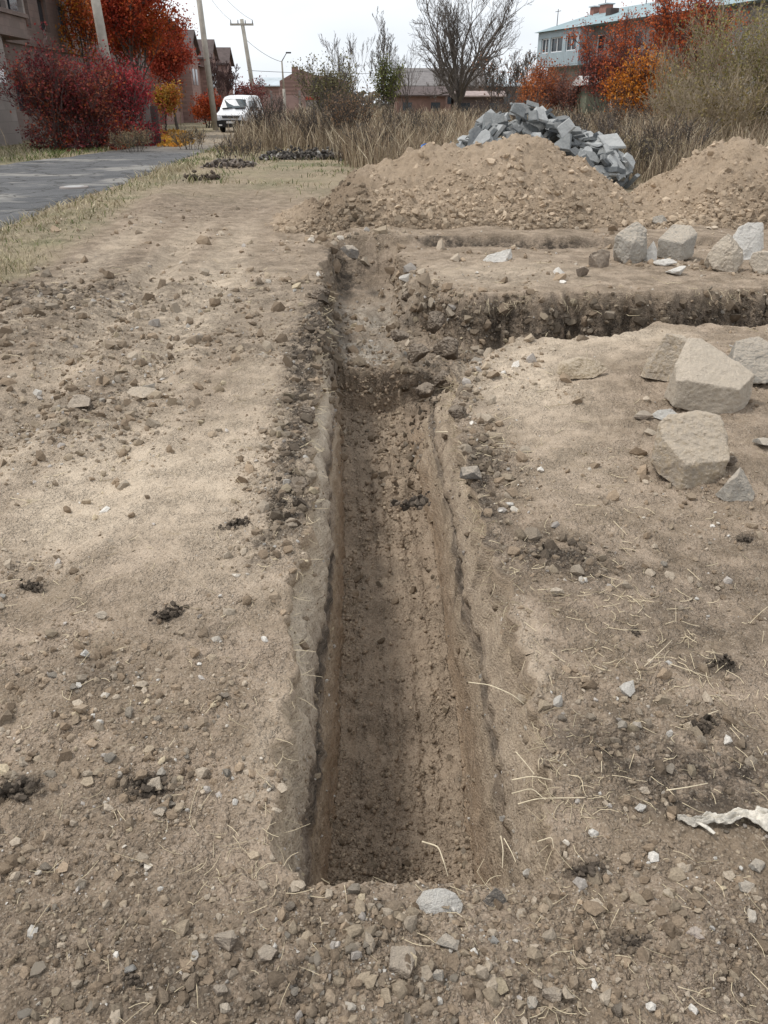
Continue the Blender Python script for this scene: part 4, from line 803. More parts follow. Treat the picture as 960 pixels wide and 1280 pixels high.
# ------------------------------------------------------------------ white cloth
path = [(846, 1024, .008), (866, 1030, .006), (885, 1026, .004), (905, 1027, .009), (925, 1021, .012), (945, 1024, .020), (962, 1030, .030), (990, 1036, .03)]
pw = np.array([g(a, c_)[:2] for a, c_, _ in path]); wid = np.array([.6, 1.2, 1.8, 1.9, 2.1, 3.4, 4.6, 4.5]) * .0075
tt = np.linspace(0, len(path) - 1, 110); cxs = np.interp(tt, range(len(path)), pw[:, 0]); cys = np.interp(tt, range(len(path)), pw[:, 1]); ww = np.interp(tt, range(len(path)), wid)
uu = np.linspace(-1, 1, 26)[:, None]; Xc = cxs[None] + .002 * n2(uu * 2, tt[None] * 3, 5); Yc = cys[None] + uu * ww[None] * (1 + .25 * n2(uu * 0 + tt[None] * 2.2, uu, 7))
Zc = .012 + .013 * np.abs(n2(uu * 2.4 + .4 * tt[None], tt[None] * 1.1, 9)) + .010 * n2(uu * 5 + tt[None], tt[None] * 2.4, 10) + .006 * np.abs(n2(uu * 9 - tt[None] * 2, tt[None] * 5, 12)) + .012 * (1 - uu ** 2) * ww[None] / .03
Pc = np.stack([Xc + 0 * uu, Yc, Zc + gz(cxs[40], cys[40])], -1); ii = np.arange(26 * 110).reshape(26, 110); Fc_ = np.stack([ii[:-1, :-1], ii[:-1, 1:], ii[1:, 1:], ii[1:, :-1]], -1).reshape(-1, 4)
o = link('cloth_strip', mesh_np('cloth_strip', Pc.reshape(-1, 3), Fc_, True), None, simple_mat('dirty_white_cloth', (.66, .61, .53), .45, 45, .9, bmp=.003, bs=300)); tag(o, 'crumpled off-white strip of cloth lying at the right photo edge', 'cloth')
md = o.modifiers.new('thickness', 'SOLIDIFY'); md.thickness = .001
p0 = g(868, 1030); V_, F_ = tubes([[p0[0], p0[1], .012, p0[0] + .022, p0[1] - .02, .012, .004, .007], [p0[0] + .022, p0[1] - .02, .012, p0[0] + .034, p0[1] - .038, .01, .007, .005]], 6)
V_[:, 2] = .012 + (V_[:, 2] - .012) * .3
link('cloth_tail', mesh_np('cloth_tail', V_, F_, True), o, o.data.materials[0])
# ------------------------------------------------------------------ plants
def grow(r, p, d, L, rad, lev, segs, tips, spread=.55, nch=(3, 5), up=.25, wander=.16, ratio=.62, nseg=5, minr=.006, start=.3):
    d = d / np.linalg.norm(d); q = np.array(p, float); step = L / nseg; pts = [q.copy()]
    for i in range(nseg):
        d = d + r.normal(0, wander, 3) + np.array([0, 0, up * wander * 2]); d /= np.linalg.norm(d)
        n_ = q + d * step; r0, r1 = rad * (1 - .55 * i / nseg), rad * (1 - .55 * (i + 1) / nseg); segs.append([*q, *n_, max(r0, minr), max(r1, minr * .8)]); q = n_; pts.append(q.copy())
        if lev > 0 and (i + 1) / nseg > start:
            for _ in range(max(1, int(round(r.uniform(*nch) / nseg / (1 - start))))):
                u = r.normal(size=3); u -= d * (u @ d); u /= np.linalg.norm(u); cdir = d + u * spread * r.uniform(.7, 1.5) + np.array([0, 0, up * .5])
                grow(r, q, cdir, L * ratio * r.uniform(.7, 1.15) * (1 - .3 * i / nseg), max(rad * .5 * (1 - .4 * i / nseg), minr), lev - 1, segs, tips, spread, nch, up, wander * 1.1, ratio, max(3, nseg - 1), minr, start)
    if lev <= 1: tips += pts[1:]
def leaves(r, centres, n, size, jitter, palette, name, parent, mat):
    c = centres[r.randint(0, len(centres), n)] + r.normal(0, jitter, (n, 3)); c[:, 2] = np.maximum(c[:, 2], .05)
    a = r.normal(size=(n, 3)); a /= np.linalg.norm(a, axis=1, keepdims=True); b_ = np.cross(a, r.normal(size=(n, 3))); b_ /= np.linalg.norm(b_, axis=1, keepdims=True)
    s = size * r.uniform(.6, 1.3, (n, 1)); V = np.stack([c - a * s, c + b_ * s * .6, c + a * s, c - b_ * s * .6], 1).reshape(-1, 3)
    F_ = np.arange(4 * n).reshape(n, 4)
    # colour drifts slowly through the crown, with leaf-to-leaf scatter
    f = fbm3(c, .55, 2, int(abs(c[0, 0]) * 10)) * .5 + .5 + r.normal(0, .16, n); f = np.clip(f, 0, .999) * (len(palette) - 1); i0 = f.astype(int); fr_ = (f - i0)[:, None]; pal_ = np.array(palette)
    col = (pal_[i0] * (1 - fr_) + pal_[np.minimum(i0 + 1, len(palette) - 1)] * fr_) * r.uniform(.6, 1.3, (n, 1))
    col = np.concatenate([np.repeat(col, 4, 0), np.ones((4 * n, 1))], 1)
    o = link(name, mesh_np(name, V, F_, False, {'col': col}), parent, mat); return tag(o, kind='stuff')
def leaf_mat():
    m, t, b = new_mat('autumn_leaf', .7, .2); a = nd(t, 'ShaderNodeAttribute', attribute_name='col').outputs['Color']; t.links.new(a, b.inputs['Base Color'])
    tr = nd(t, 'ShaderNodeBsdfTranslucent', {0: a}); mxs = nd(t, 'ShaderNodeMixShader', {0: .3}); out = [n for n in t.nodes if n.type == 'OUTPUT_MATERIAL'][0]
    t.links.new(b.outputs[0], mxs.inputs[1]); t.links.new(tr.outputs[0], mxs.inputs[2]); t.links.new(mxs.outputs[0], out.inputs[0]); return m
M_leaf = leaf_mat()
M_bark = simple_mat('dark_bark', (.10, .085, .075), .35, 8, .95, bmp=.01, bs=30); M_twig = simple_mat('grey_twig', (.145, .125, .11), .3, 5, .95); M_tantwig = simple_mat('tan_twig', (.33, .265, .185), .35, 3, .95); M_redtwig = simple_mat('purplish_twig', (.13, .085, .08), .3, 4, .95)
def tree(name, label, cat, loc, H, stems, lev, pal_, nleaf, lsize, seed, spread=.55, trunk_r=.15, fan=.35, minr=.012, up=.3, jit=.25, twig=None, bark=None, nch=(3, 5), trunkH=0., ratio=.62, lowstart=.3, lean=(0, 0), squash=1., group=None, wood=.5, skirt=0):
    r = np.random.RandomState(seed); root_ = empty(name, loc); tag(root_, label, cat, group); segs, tips, tr = [], [], []
    base = np.zeros(3)
    if trunkH:
        q = base.copy(); n_ = 5
        for i in range(n_):
            e_ = q + np.array([r.normal(0, .03) + lean[0] / n_, r.normal(0, .03) + lean[1] / n_, trunkH / n_]); tr.append([*q, *e_, trunk_r * (1.35 if i == 0 else 1 - .06 * i), trunk_r * (1 - .06 * (i + 1))]); q = e_
        base = q
    for s in range(stems):
        a = 6.283 * (s + r.uniform(-.3, .3)) / stems; f_ = fan * r.uniform(.35, 1.25) * (0.15 if s == 0 and stems > 2 else 1)
        b0 = base + (np.array([math.cos(a), math.sin(a), 0]) * (0 if trunkH else .12 * stems ** .5 * r.uniform(.3, 1)))
        sl = []; grow(r, b0, np.array([math.cos(a) * f_, math.sin(a) * f_, 1.]), (H - trunkH) * r.uniform(.55, .72), trunk_r * (wood if trunkH else 1) * r.uniform(.7, 1), lev, sl, tips, spread, nch, up, .13, ratio, 6, minr, lowstart)
        segs += sl
    for s in range(skirt):
        a = r.uniform(0, 6.28); sl = []; grow(r, np.array([math.cos(a), math.sin(a), 0]) * .25, np.array([math.cos(a), math.sin(a), r.uniform(.12, .8)]), H * r.uniform(.25, .42), trunk_r * .5, 2, sl, tips, .6, (3, 4), .1, .15, .6, 5, minr, .1); segs += sl
    S = np.array(segs); zmax = np.percentile(np.array(tips)[:, 2], 99.5); k_ = H / zmax
    for a_ in (2, 5): S[:, a_] = S[:, a_] * k_
    S[:, [0, 1, 3, 4]] *= squash
    T = np.array(tips); T[:, 2] *= k_; T[:, :2] *= squash
    big = S[:, 6] > trunk_r * .42; tr_all = np.array(tr) if tr else np.zeros((0, 8))
    if len(tr_all): tr_all[:, [2, 5]] *= k_
    tr_all = np.concatenate([tr_all, S[big]]) if big.any() else tr_all
    if len(tr_all): V_, F_ = tubes(tr_all, 5 if len(tr_all) > 60 else 8); link('trunk', mesh_np('trunk', V_, F_, True), root_, bark or M_bark)
    V_, F_ = tubes(S[~big], 3); tag(link('branches', mesh_np('branches', V_, F_), root_, twig or M_twig), kind='stuff')
    if nleaf: leaves(r, T, nleaf, lsize, jit, pal_, 'foliage', root_, M_leaf)
    return root_
RED = [(.20, .022, .016), (.34, .05, .025), (.43, .09, .03), (.48, .16, .035)]
WINE = [(.06, .012, .016), (.15, .03, .036), (.24, .045, .042), (.27, .09, .04), (.08, .018, .024)]
ORNG = [(.30, .05, .02), (.45, .11, .03), (.52, .19, .04), (.40, .07, .03)]
GOLD = [(.50, .22, .03), (.58, .33, .05), (.36, .22, .06)]
OLIVE = [(.13, .13, .05), (.22, .19, .07), (.30, .24, .09), (.10, .11, .04)]
def at(px, Yd):
    """ground x under a photo column at forward distance Yd"""
    D = Yd * CP + CAM_H * SP; return ((px - 480) / FPX * D, Yd, 0)
def zat(py, Yd):
    b_ = (640 - py) / FPX; D = Yd / (CP + b_ * SP); return CAM_H + D * (b_ * CP - SP)
# left: wine red bushes and the tall red tree
tree('red_bush', 'wine red leafy bush nearest the left photo edge, in front of the grey building', 'bush', at(78, 33), zat(56, 33), 8, 3, WINE, 8500, .05, 501, .6, .05, .36, .012, jit=.2, skirt=12, twig=M_redtwig, nch=(3, 5), lowstart=.05)
tree('red_bush', 'wine red bush with orange middle, centre of the row under the leaning pole', 'bush', at(118, 34), zat(72, 34), 8, 3, WINE[1:] + ORNG[:2], 8500, .055, 502, .6, .05, .42, .012, jit=.2, skirt=12, twig=M_redtwig, lowstart=.05)
tree('red_bush', 'bright crimson bush at the right end of the bush row beside the lane', 'bush', at(158, 36.5), zat(68, 36.5), 7, 3, [(.16, .02, .03), (.34, .04, .05), (.42, .06, .06), (.10, .02, .03)], 7000, .055, 503, .6, .05, .40, .012, jit=.2, skirt=10, twig=M_redtwig, lowstart=.05)
tree('red_tree', 'tall dense dark red maple-like tree rising out of the photo top on the left', 'tree', at(178, 47), 9.2, 6, 4, RED, 38000, .075, 504, .62, .16, .42, .012, jit=.28, trunkH=1.3, twig=M_bark, nch=(3, 5), ratio=.6, squash=.72)
tree('orange_tree', 'orange yellow tree between the grey building and the red tree', 'tree', at(124, 50), 8.8, 3, 3, ORNG[1:] + GOLD, 5000, .08, 505, .5, .14, .2, .012, jit=.3, trunkH=1.6, twig=M_bark, squash=.42)
tree('orange_tree', 'small yellow orange tree low behind the right side of the red tree', 'tree', at(208, 52), zat(112, 52), 4, 3, GOLD + ORNG[1:3], 5000, .07, 506, .6, .07, .4, .012, jit=.22, trunkH=.7, twig=M_bark)
tree('red_tree', 'orange red tree right behind the tall dark red tree', 'tree', at(222, 56), zat(28, 56), 5, 3, [(.30, .05, .03), (.42, .08, .04), (.26, .03, .02)], 11000, .08, 507, .55, .10, .33, .012, jit=.28, trunkH=1.5, twig=M_bark, squash=.75)
tree('bare_tree', 'dark leafless purplish tree in front of the gabled row behind the van', 'tree', at(283, 70), zat(72, 70), 5, 4, None, 0, 0, 508, .6, .12, .42, .018, trunkH=.8, twig=M_redtwig, nch=(3, 5))
tree('red_bush', 'brick red bush behind the left side of the van', 'bush', at(262, 64), zat(118, 64), 6, 2, ORNG[:2] + RED[1:3], 3500, .08, 509, .6, .05, .4, .015, jit=.2, twig=M_redtwig)
tree('red_bush', 'purplish red bush behind the right side of the van', 'bush', at(312, 70), zat(100, 70), 6, 3, [(.16, .05, .05), (.25, .08, .07), (.14, .06, .06)], 2600, .08, 510, .6, .05, .4, .015, jit=.2, twig=M_redtwig)
# middle
tree('large_bare_tree', 'largest bare tree with a broad vase-shaped crown in the middle distance', 'tree', at(563, 66), zat(-26, 66), 9, 4, None, 0, 0, 527, .55, .34, .85, .010, up=.24, trunkH=1.5, twig=M_twig, bark=M_bark, nch=(3.0, 4.5), squash=1.12, ratio=.58, lowstart=.15, lean=(.5, 0), wood=.52)
tree('poplar_tree', 'slender bare tree with green ivy-like foliage on its lower half', 'tree', at(485, 60), zat(14, 60), 5, 4, None, 0, 0, 521, .5, .09, .34, .009, up=.4, trunkH=1.0, nch=(3, 4.6), ratio=.5)
tree('green_bush', 'olive green bush wrapped round the foot of the slender bare tree', 'bush', at(485, 59), zat(72, 59), 5, 3, [(.10, .115, .035), (.17, .18, .055), (.24, .23, .07), (.2, .15, .09)], 2200, .075, 522, .45, .05, .2, .012, jit=.2, squash=.6)
tree('green_bush', 'grey green willow bush left of the slender bare tree', 'bush', at(420, 46), zat(72, 46), 8, 3, [(.13, .125, .065), (.20, .185, .09), (.17, .14, .08)], 2600, .06, 523, .5, .045, .32, .011, jit=.2)
tree('bare_sapling', 'thin bare birch-like sapling between the willow bush and the slender tree', 'tree', at(440, 52), zat(42, 52), 3, 4, None, 0, 0, 524, .5, .04, .22, .008, nch=(2.5, 4), squash=.8)
tree('bare_sapling', 'low bare sapling behind the willow bush', 'tree', at(408, 60), zat(80, 60), 4, 3, None, 0, 0, 525, .5, .04, .35, .009)
tree('bare_sapling', 'bare sapling just right of the slender tree', 'tree', at(512, 62), zat(50, 62), 4, 3, None, 0, 0, 526, .55, .04, .4, .009)
tree('bare_sapling', 'bare rusty sapling right of the largest bare tree', 'tree', at(628, 60), zat(66, 60), 4, 4, [(.3, .12, .06), (.26, .16, .09)], 260, .07, 527, .55, .05, .4, .013)
tree('weed_shrub', 'tall reddish brown weed thicket in front of the willow bush', 'shrub', at(437, 31), zat(104, 31), 22, 2, [(.22, .13, .08), (.30, .20, .12)], 1500, .035, 528, .35, .014, .28, .007, jit=.08, twig=simple_mat('weed_stem', (.23, .145, .09), .3, 3, .95), lowstart=.3)
tree('weed_shrub', 'grey brown weed clump left of the reddish thicket', 'shrub', at(398, 33), zat(128, 33), 20, 2, [(.26, .19, .12), (.20, .15, .10)], 900, .03, 529, .35, .012, .35, .007, jit=.08, twig=M_tantwig)
tree('weed_shrub', 'purplish weed clump to the right of the van', 'shrub', at(336, 38), zat(118, 38), 20, 2, [(.22, .14, .11), (.28, .2, .14)], 900, .03, 530, .35, .014, .32, .008, jit=.1, twig=M_redtwig)
tree('weed_shrub', 'dry brown weed clump before the van beside the lane', 'shrub', at(238, 33), zat(160, 33), 16, 2, [(.30, .22, .13), (.24, .17, .10)], 800, .03, 531, .35, .01, .45, .006, jit=.08, twig=M_tantwig)
tree('dry_bush', 'low dry brown bush at the foot of the crimson bush beside the road', 'shrub', at(168, 31.5), zat(160, 31.5), 14, 2, [(.20, .15, .09), (.26, .2, .12)], 1600, .03, 532, .45, .01, .6, .006, jit=.08, twig=M_tantwig)
for q, (px, Yd, top, nl, tw, colr, lab) in enumerate(((300, 27, 172, 500, 0, (.28, .21, .13), 'dry weed clump beside the dark rubble strip near the lane'), (362, 36, 140, 600, 1, (.24, .16, .12), 'purplish grey weed clump behind the long rubble heap'), (468, 24, 150, 700, 0, (.30, .22, .14), 'tall tan weed clump at the left edge of the long earth heap'),
        (505, 32, 128, 700, 1, (.25, .18, .12), 'greyish weed clump in the field under the dark shed'), (540, 30, 140, 600, 0, (.33, .26, .17), 'pale tan weed clump in the open field behind the basin'), (600, 36, 124, 600, 1, (.22, .16, .11), 'brownish weed clump in front of the largest bare tree'), (655, 34, 112, 700, 1, (.24, .15, .10), 'rusty weed clump behind the slab heap summit'),
        (700, 26, 132, 800, 0, (.27, .20, .13), 'dense brown weed clump behind the lower hump of slabs'), (745, 24, 140, 800, 1, (.23, .17, .12), 'grey brown weed clump right behind the slab heap'), (800, 20, 165, 800, 0, (.31, .25, .15), 'dry weed clump in the gap between the two earth heaps'), (835, 22, 140, 800, 1, (.22, .16, .11), 'dark twiggy weed clump left of the shorter earth heap'), (770, 30, 118, 700, 1, (.26, .18, .12), 'brown weed clump under the glowing orange tree'))):
    tree('weed_shrub', lab, 'shrub', at(px, Yd), zat(top, Yd), 16, 2, [colr, tuple(c * .7 for c in colr)], nl, .028, 580 + q, .35, .011, .34, .006, jit=.08, twig=(M_tantwig, M_twig)[tw], lowstart=.25, squash=1.2)
for q, (px, Yd, top, lab) in enumerate(((588, 92, 64, 'distant bare tree left of the roofs'), (606, 96, 66, 'distant bare tree behind the sheds'), (646, 100, 62, 'distant bare tree near the pale apartment block'), (552, 98, 74, 'distant bare tree behind the dark shed'), (665, 92, 78, 'short distant bare tree in front of the pale apartment block'))):
    tree('bare_tree', lab, 'tree', at(px, Yd), zat(top, Yd), 5, 3, None, 0, 0, 540 + q, .6, .12, .45, .022, trunkH=.8)
# right: autumn trees and the thicket
tree('orange_tree', 'orange red shrub-like tree left under the pale apartment block', 'tree', at(672, 54), zat(78, 54), 6, 3, [(.36, .10, .04), (.48, .17, .05), (.30, .12, .06)], 6000, .06, 550, .6, .07, .5, .012, jit=.2, twig=M_redtwig, lowstart=.1)
tree('red_bush', 'dusky red bush under the windows of the pale apartment block', 'bush', at(705, 53), zat(84, 53), 6, 3, [(.22, .09, .06), (.30, .12, .08), (.16, .08, .06)], 3200, .06, 551, .6, .06, .5, .012, jit=.22, twig=M_redtwig, lowstart=.1)
tree('red_tree', 'pinkish red tree in front of the brown end of the apartment block', 'tree', at(752, 46), zat(52, 46), 6, 4, [(.26, .07, .05), (.36, .10, .07), (.24, .09, .07)], 5200, .055, 552, .55, .08, .42, .011, jit=.22, twig=M_redtwig, trunkH=.5)
tree('orange_tree', 'glowing orange tree low to the left of the bare thicket', 'tree', at(794, 38), zat(70, 38), 7, 4, [(.40, .10, .02), (.54, .19, .03), (.58, .25, .04), (.34, .07, .03)], 11000, .052, 553, .6, .07, .45, .010, jit=.2, twig=M_redtwig, lowstart=.08)
tree('red_tree', 'tall orange red tree reaching the photo top right of the apartment block', 'tree', at(830, 42), zat(-12, 42), 7, 4, [(.38, .07, .03), (.48, .13, .04), (.30, .05, .03)], 13000, .055, 554, .55, .10, .36, .011, jit=.24, twig=M_redtwig, trunkH=.7)
for q, (px, Yd, top, sq, palx, nl, lab) in enumerate(((838, 33, 45, 1., OLIVE, 900, 'thin bare brown shrub at the left of the tall thicket'), (872, 30, 8, 1., OLIVE, 1600, 'tall tangled tan shrub in the middle of the thicket'), (925, 28, -10, 1.1, [(.16, .15, .05), (.26, .23, .08), (.34, .28, .10)], 5200, 'tall olive green leafy shrub at the right of the thicket'),
        (962, 26, 10, 1.1, OLIVE, 3600, 'olive shrub cut by the right photo edge'), (895, 24, 85, 1.2, [(.20, .17, .07), (.28, .2, .1)], 1600, 'lower brownish shrub in front of the thicket'), (850, 27, 105, 1.2, [(.26, .19, .11), (.2, .15, .09)], 900, 'low dry shrub at the left foot of the thicket'), (1010, 25, 0, 1.1, OLIVE, 2500, 'shrub just beyond the right photo edge'))):
    tree('thicket_shrub', lab, 'shrub', at(px, Yd), zat(top, Yd), 11, 3, palx, nl, .04, 560 + q, .42, .028, .36, .006, jit=.12, twig=M_tantwig, bark=M_tantwig, lowstart=.15, squash=sq, nch=(2.4, 3.6))

# tall dry grass field
def blades(n, seed, xr, yr_, dens, h, wd, cols, lean=.28):
    r = np.random.RandomState(seed); x, y_ = [], []
    Yb = yr_[0] * (yr_[1] / yr_[0]) ** r.uniform(size=n * 3); Xb = (r.uniform(-1, 1, n * 3)) * (.56 * Yb + 1.5); k_ = dens(Xb, Yb) > r.uniform(size=n * 3); Xb, Yb = Xb[k_][:n], Yb[k_][:n]; n = len(Xb)
    patch_ = .5 + .5 * fbm2(Xb, Yb, .35, 3, seed + 1); hh_ = h(Xb, Yb) * r.uniform(.45, 1.15, n) * (.65 + .5 * patch_); ww_ = wd * Yb * r.uniform(.6, 1.5, n)
    a = r.uniform(0, 6.28, n); u = np.stack([np.cos(a), np.sin(a), 0 * a], 1); l_ = r.normal(0, lean, (n, 2)) * hh_[:, None]
    b0 = np.stack([Xb, Yb, 0 * Xb - .02], 1); mid = b0 + np.stack([l_[:, 0] * .3, l_[:, 1] * .3, hh_ * .6], 1); tip = b0 + np.stack([l_[:, 0], l_[:, 1], hh_], 1); w3 = (ww_[:, None]) * u
    V_ = np.stack([b0 - w3 * .5, b0 + w3 * .5, mid + w3 * .55, mid - w3 * .55, tip + w3 * .25, tip - w3 * .25], 1).reshape(-1, 3); o_ = np.arange(n)[:, None] * 6
    F_ = np.concatenate([o_ + np.array([[0, 1, 2, 3]]), o_ + np.array([[3, 2, 4, 5]])]); pal_ = np.array(cols); ci = np.clip((patch_ + r.normal(0, .35, n)) * len(cols), 0, len(cols) - 1).astype(int)
    c = pal_[ci] * r.uniform(.65, 1.25, (n, 1)); return V_, F_, np.concatenate([np.repeat(c, 6, 0), np.ones((6 * n, 1))], 1)
M_grass = attr_mat('dry_grass_blade', var=.15, scale=20, rough=.85)
def field_d(x, y_):
    edge = np.interp(x, [-8, -5, -3, -1.5, 0, 3, 6, 12], [29, 27, 30, 26, 16.5, 19.5, 17, 16]); d = ss(0, 2.5, y_ - edge - 1.2 * n2(x * .7, y_ * .2, 61)); road = (x > ROAD_L(y_) - .2) & (x < ROAD_R(y_) + .5)
    left = (x < ROAD_L(y_)); return d * (.06 + .94 * ss(-.185, -.160, x / y_)) * np.where(left, .05, 1) * (~road) * (.45 + .55 * ss(-.4, .3, fbm2(x, y_, .5, 2, 62)))
V_, F_, c_ = blades(52000, 600, None, (15.5, 62), field_d, lambda x, y_: np.interp(y_, [15, 20, 30, 60], [.75, 1.0, 1.15, 1.35]), .00060,
    [(.16, .12, .085), (.27, .21, .145), (.36, .285, .195), (.46, .38, .265), (.52, .44, .32), (.30, .225, .155)])
tag(link('tall_dry_grass', mesh_np('tall_dry_grass', V_, F_, False, {'col': c_}), None, M_grass), kind='stuff', label='tall straw coloured dry grass filling the field behind the heaps', cat='grass')
def verge_d(x, y_):
    lim = np.interp(y_, [5, 7.4, 11, 15, 25], [-3.1, -3.5, -3.8, -4.3, -5.0]); right = ss(0, .8, lim - x) * (x > ROAD_R(y_) + .05); left = (x < ROAD_L(y_) - .05); mid = (x > lim) * ss(15, 20, y_) * .6 * ss(-.2, .3, fbm2(x, y_, .7, 2, 64))
    return np.clip(right + left + mid, 0, 1) * (.3 + .7 * ss(-.3, .3, fbm2(x, y_, .8, 2, 63)))
V_, F_, c_ = blades(46000, 640, None, (4.5, 36), verge_d, lambda x, y_: .10 + .10 * ss(8, 30, y_) , .0007, [(.09, .12, .04), (.16, .17, .06), (.34, .29, .18), (.43, .37, .26), (.38, .32, .21)], .6)
tag(link('verge_grass', mesh_np('verge_grass', V_, F_, False, {'col': c_}), None, M_grass), kind='stuff', label='short green and straw coloured grass along the road verges', cat='grass')
# far hedge and tree line closing the field
r = np.random.RandomState(90); fx = r.uniform(-110, 130, 9000); fy = 175 + r.uniform(-12, 30, 9000); ftop = 3.2 + 1.6 * fbm2(fx, fx * 0, .06, 4, 91); fz = ftop * r.uniform(0, 1, 9000) ** .8
fc = np.stack([fx, fy, np.maximum(fz, .2)], 1); tag(leaves(r, fc, 9000, .75, .3, [(.13, .105, .095), (.18, .15, .125), (.15, .14, .10), (.24, .17, .12)], 'distant_treeline', None, M_leaf), label='low grey brown line of far trees and hedges beyond the field', cat='tree line')
# fallen leaves on the lane
r = np.random.RandomState(70); cl = np.array([[at(216 + r.normal(0, 9), yy_)[0], yy_, .03] for yy_ in r.uniform(35, 54, 2600)]); tag(leaves(r, cl, 2600, .09, .05, GOLD + [(.55, .25, .04)], 'fallen_leaves', None, M_leaf), label='orange fallen leaves covering the lane beneath the red tree', cat='leaves')
for o_ in C.objects:
    pass

# ------------------------------------------------------------------ dark rubble behind the heap
def rubble(name, label, x0, x1, yc, hh_, seed, n=260, col=(.07, .062, .055)):
    r = np.random.RandomState(seed); root_ = empty(name, (0, 0, 0)); tag(root_, label, 'rubble heap'); x = r.uniform(x0, x1, n); env = np.sin(np.clip((x - x0) / (x1 - x0), 0, 1) * math.pi) ** .4; z = np.abs(r.normal(0, .45, n)) * hh_ * env; y_ = yc + r.normal(0, .35, n)
    p = np.stack([x, y_, z], 1); s = r.uniform(.02, .11, n) * (.6 + hh_); c = np.array([col]) * r.uniform(.4, 2.0, (n, 1)); pc = r.uniform(size=n) < .08; c[pc] = (.35, .33, .30)
    tag(link('lumps', scatter_mesh('lumps', p, s, c, seed, PROTO0), root_, M_clod), kind='stuff')
rubble('dark_rubble', 'long black heap of earth and rubble in front of the weed clumps', -4.0, -1.2, 27.5, .30, 81, 800)
rubble('dark_rubble', 'smaller dark strip of rubble on the grass nearer the lane', -5.1, -3.7, 24.0, .18, 82, 420, (.12, .10, .085))

# ------------------------------------------------------------------ poles and lamp
M_conc = simple_mat('weathered_concrete', (.40, .37, .32), .25, 3, .9, bmp=.006, bs=40); M_dkmetal = simple_mat('dark_metal', (.06, .06, .065), .2, 6, .5, .5); M_wire = simple_mat('wire_black', (.05, .05, .055), .1, 5, .7)
def pole(label, px, Yd, H, r0, r1, lean, cross=False, mat=None):
    root_ = empty('utility_pole', at(px, Yd)); tag(root_, label, 'utility pole'); bm = bmesh.new(); add_cyl(bm, (0, 0, -.3), (lean[0], lean[1], H), r0, r1, 10); link('pole_shaft', bm_mesh('pole_shaft', bm, True), root_, mat or M_conc)
    if cross:
        bm = bmesh.new(); add_box(bm, lean[0] - .95, lean[0] + .95, lean[1] - .16, lean[1] - .08, H - .45, H - .30); link('crossarm', bm_mesh('crossarm', bm), root_, M_conc)
        for dx in (-.88, -.3, .3, .88):
            bm = bmesh.new(); add_cyl(bm, (lean[0] + dx, lean[1] - .12, H - .3), (lean[0] + dx, lean[1] - .12, H - .06), .045, .03, 6); link('insulator', bm_mesh('insulator', bm, True), root_, M_dkmetal)
    return root_
pole('nearest concrete utility pole rising out of the red bushes', 152, 38, 8.6, .21, .18, (-.35, 0))
pole('second concrete utility pole to the left of the van', 270, 58, 9.4, .20, .16, (-.40, 0))
Hp = zat(24, 74); pole('farthest utility pole with a crossarm behind the van', 324, 74, Hp, .20, .15, (-.85, 0), True)
root_ = empty('street_lamp', at(357, 82)); tag(root_, 'slim street lamp with a short arm in front of the brick house', 'street lamp'); Hl = zat(76, 82)
bm = bmesh.new(); add_cyl(bm, (0, 0, -.2), (0, 0, Hl * .55), .15, .13, 8); add_cyl(bm, (0, 0, Hl * .55), (-.05, 0, Hl), .09, .07, 8); link('lamp_post', bm_mesh('lamp_post', bm, True), root_, M_conc)
bm = bmesh.new(); add_cyl(bm, (-.05, 0, Hl - .05), (.42, 0, Hl + .62), .045, .035, 6); link('lamp_arm', bm_mesh('lamp_arm', bm, True), root_, M_dkmetal)
bm = bmesh.new(); add_box(bm, .36, .85, -.12, .12, Hl + .58, Hl + .70); bmesh.ops.bevel(bm, geom=bm.edges[:], offset=.03, segments=2, affect='EDGES'); link('lamp_head', bm_mesh('lamp_head', bm), root_, M_dkmetal)
def wire(label, p0, p1, sag, rad=.018):
    p0, p1 = np.array(p0, float), np.array(p1, float); q = [p0 + (p1 - p0) * s - np.array([0, 0, sag * 4 * s * (1 - s)]) for s in np.linspace(0, 1, 25)]
    V_, F_ = tubes([[*q[i], *q[i + 1], rad, rad] for i in range(24)], 4); tag(link('overhead_wire', mesh_np('overhead_wire', V_, F_), None, M_wire), label, 'wire')
a3 = at(324, 74); a2 = at(270, 58); a1 = at(152, 38); al = at(357, 82)
wire('wire sagging from the crossarm pole down to the street lamp', (a3[0] - .75, 74, Hp - 1.3), (al[0], 82, Hl - .1), .25)
wire('lower wire running right from the crossarm pole above the brick house', (a3[0] - .7, 74, zat(88, 74)), (12, 110, zat(82, 110)), .5)
for q, dx in enumerate((-.88, .88)): wire(('left' if q == 0 else 'right') + ' wire of the pair from the second pole to the crossarm pole', (a2[0] - .4 + dx * .3, 58, 9.2), (a3[0] - .85 + dx, 74, Hp - .06), .4, .012)

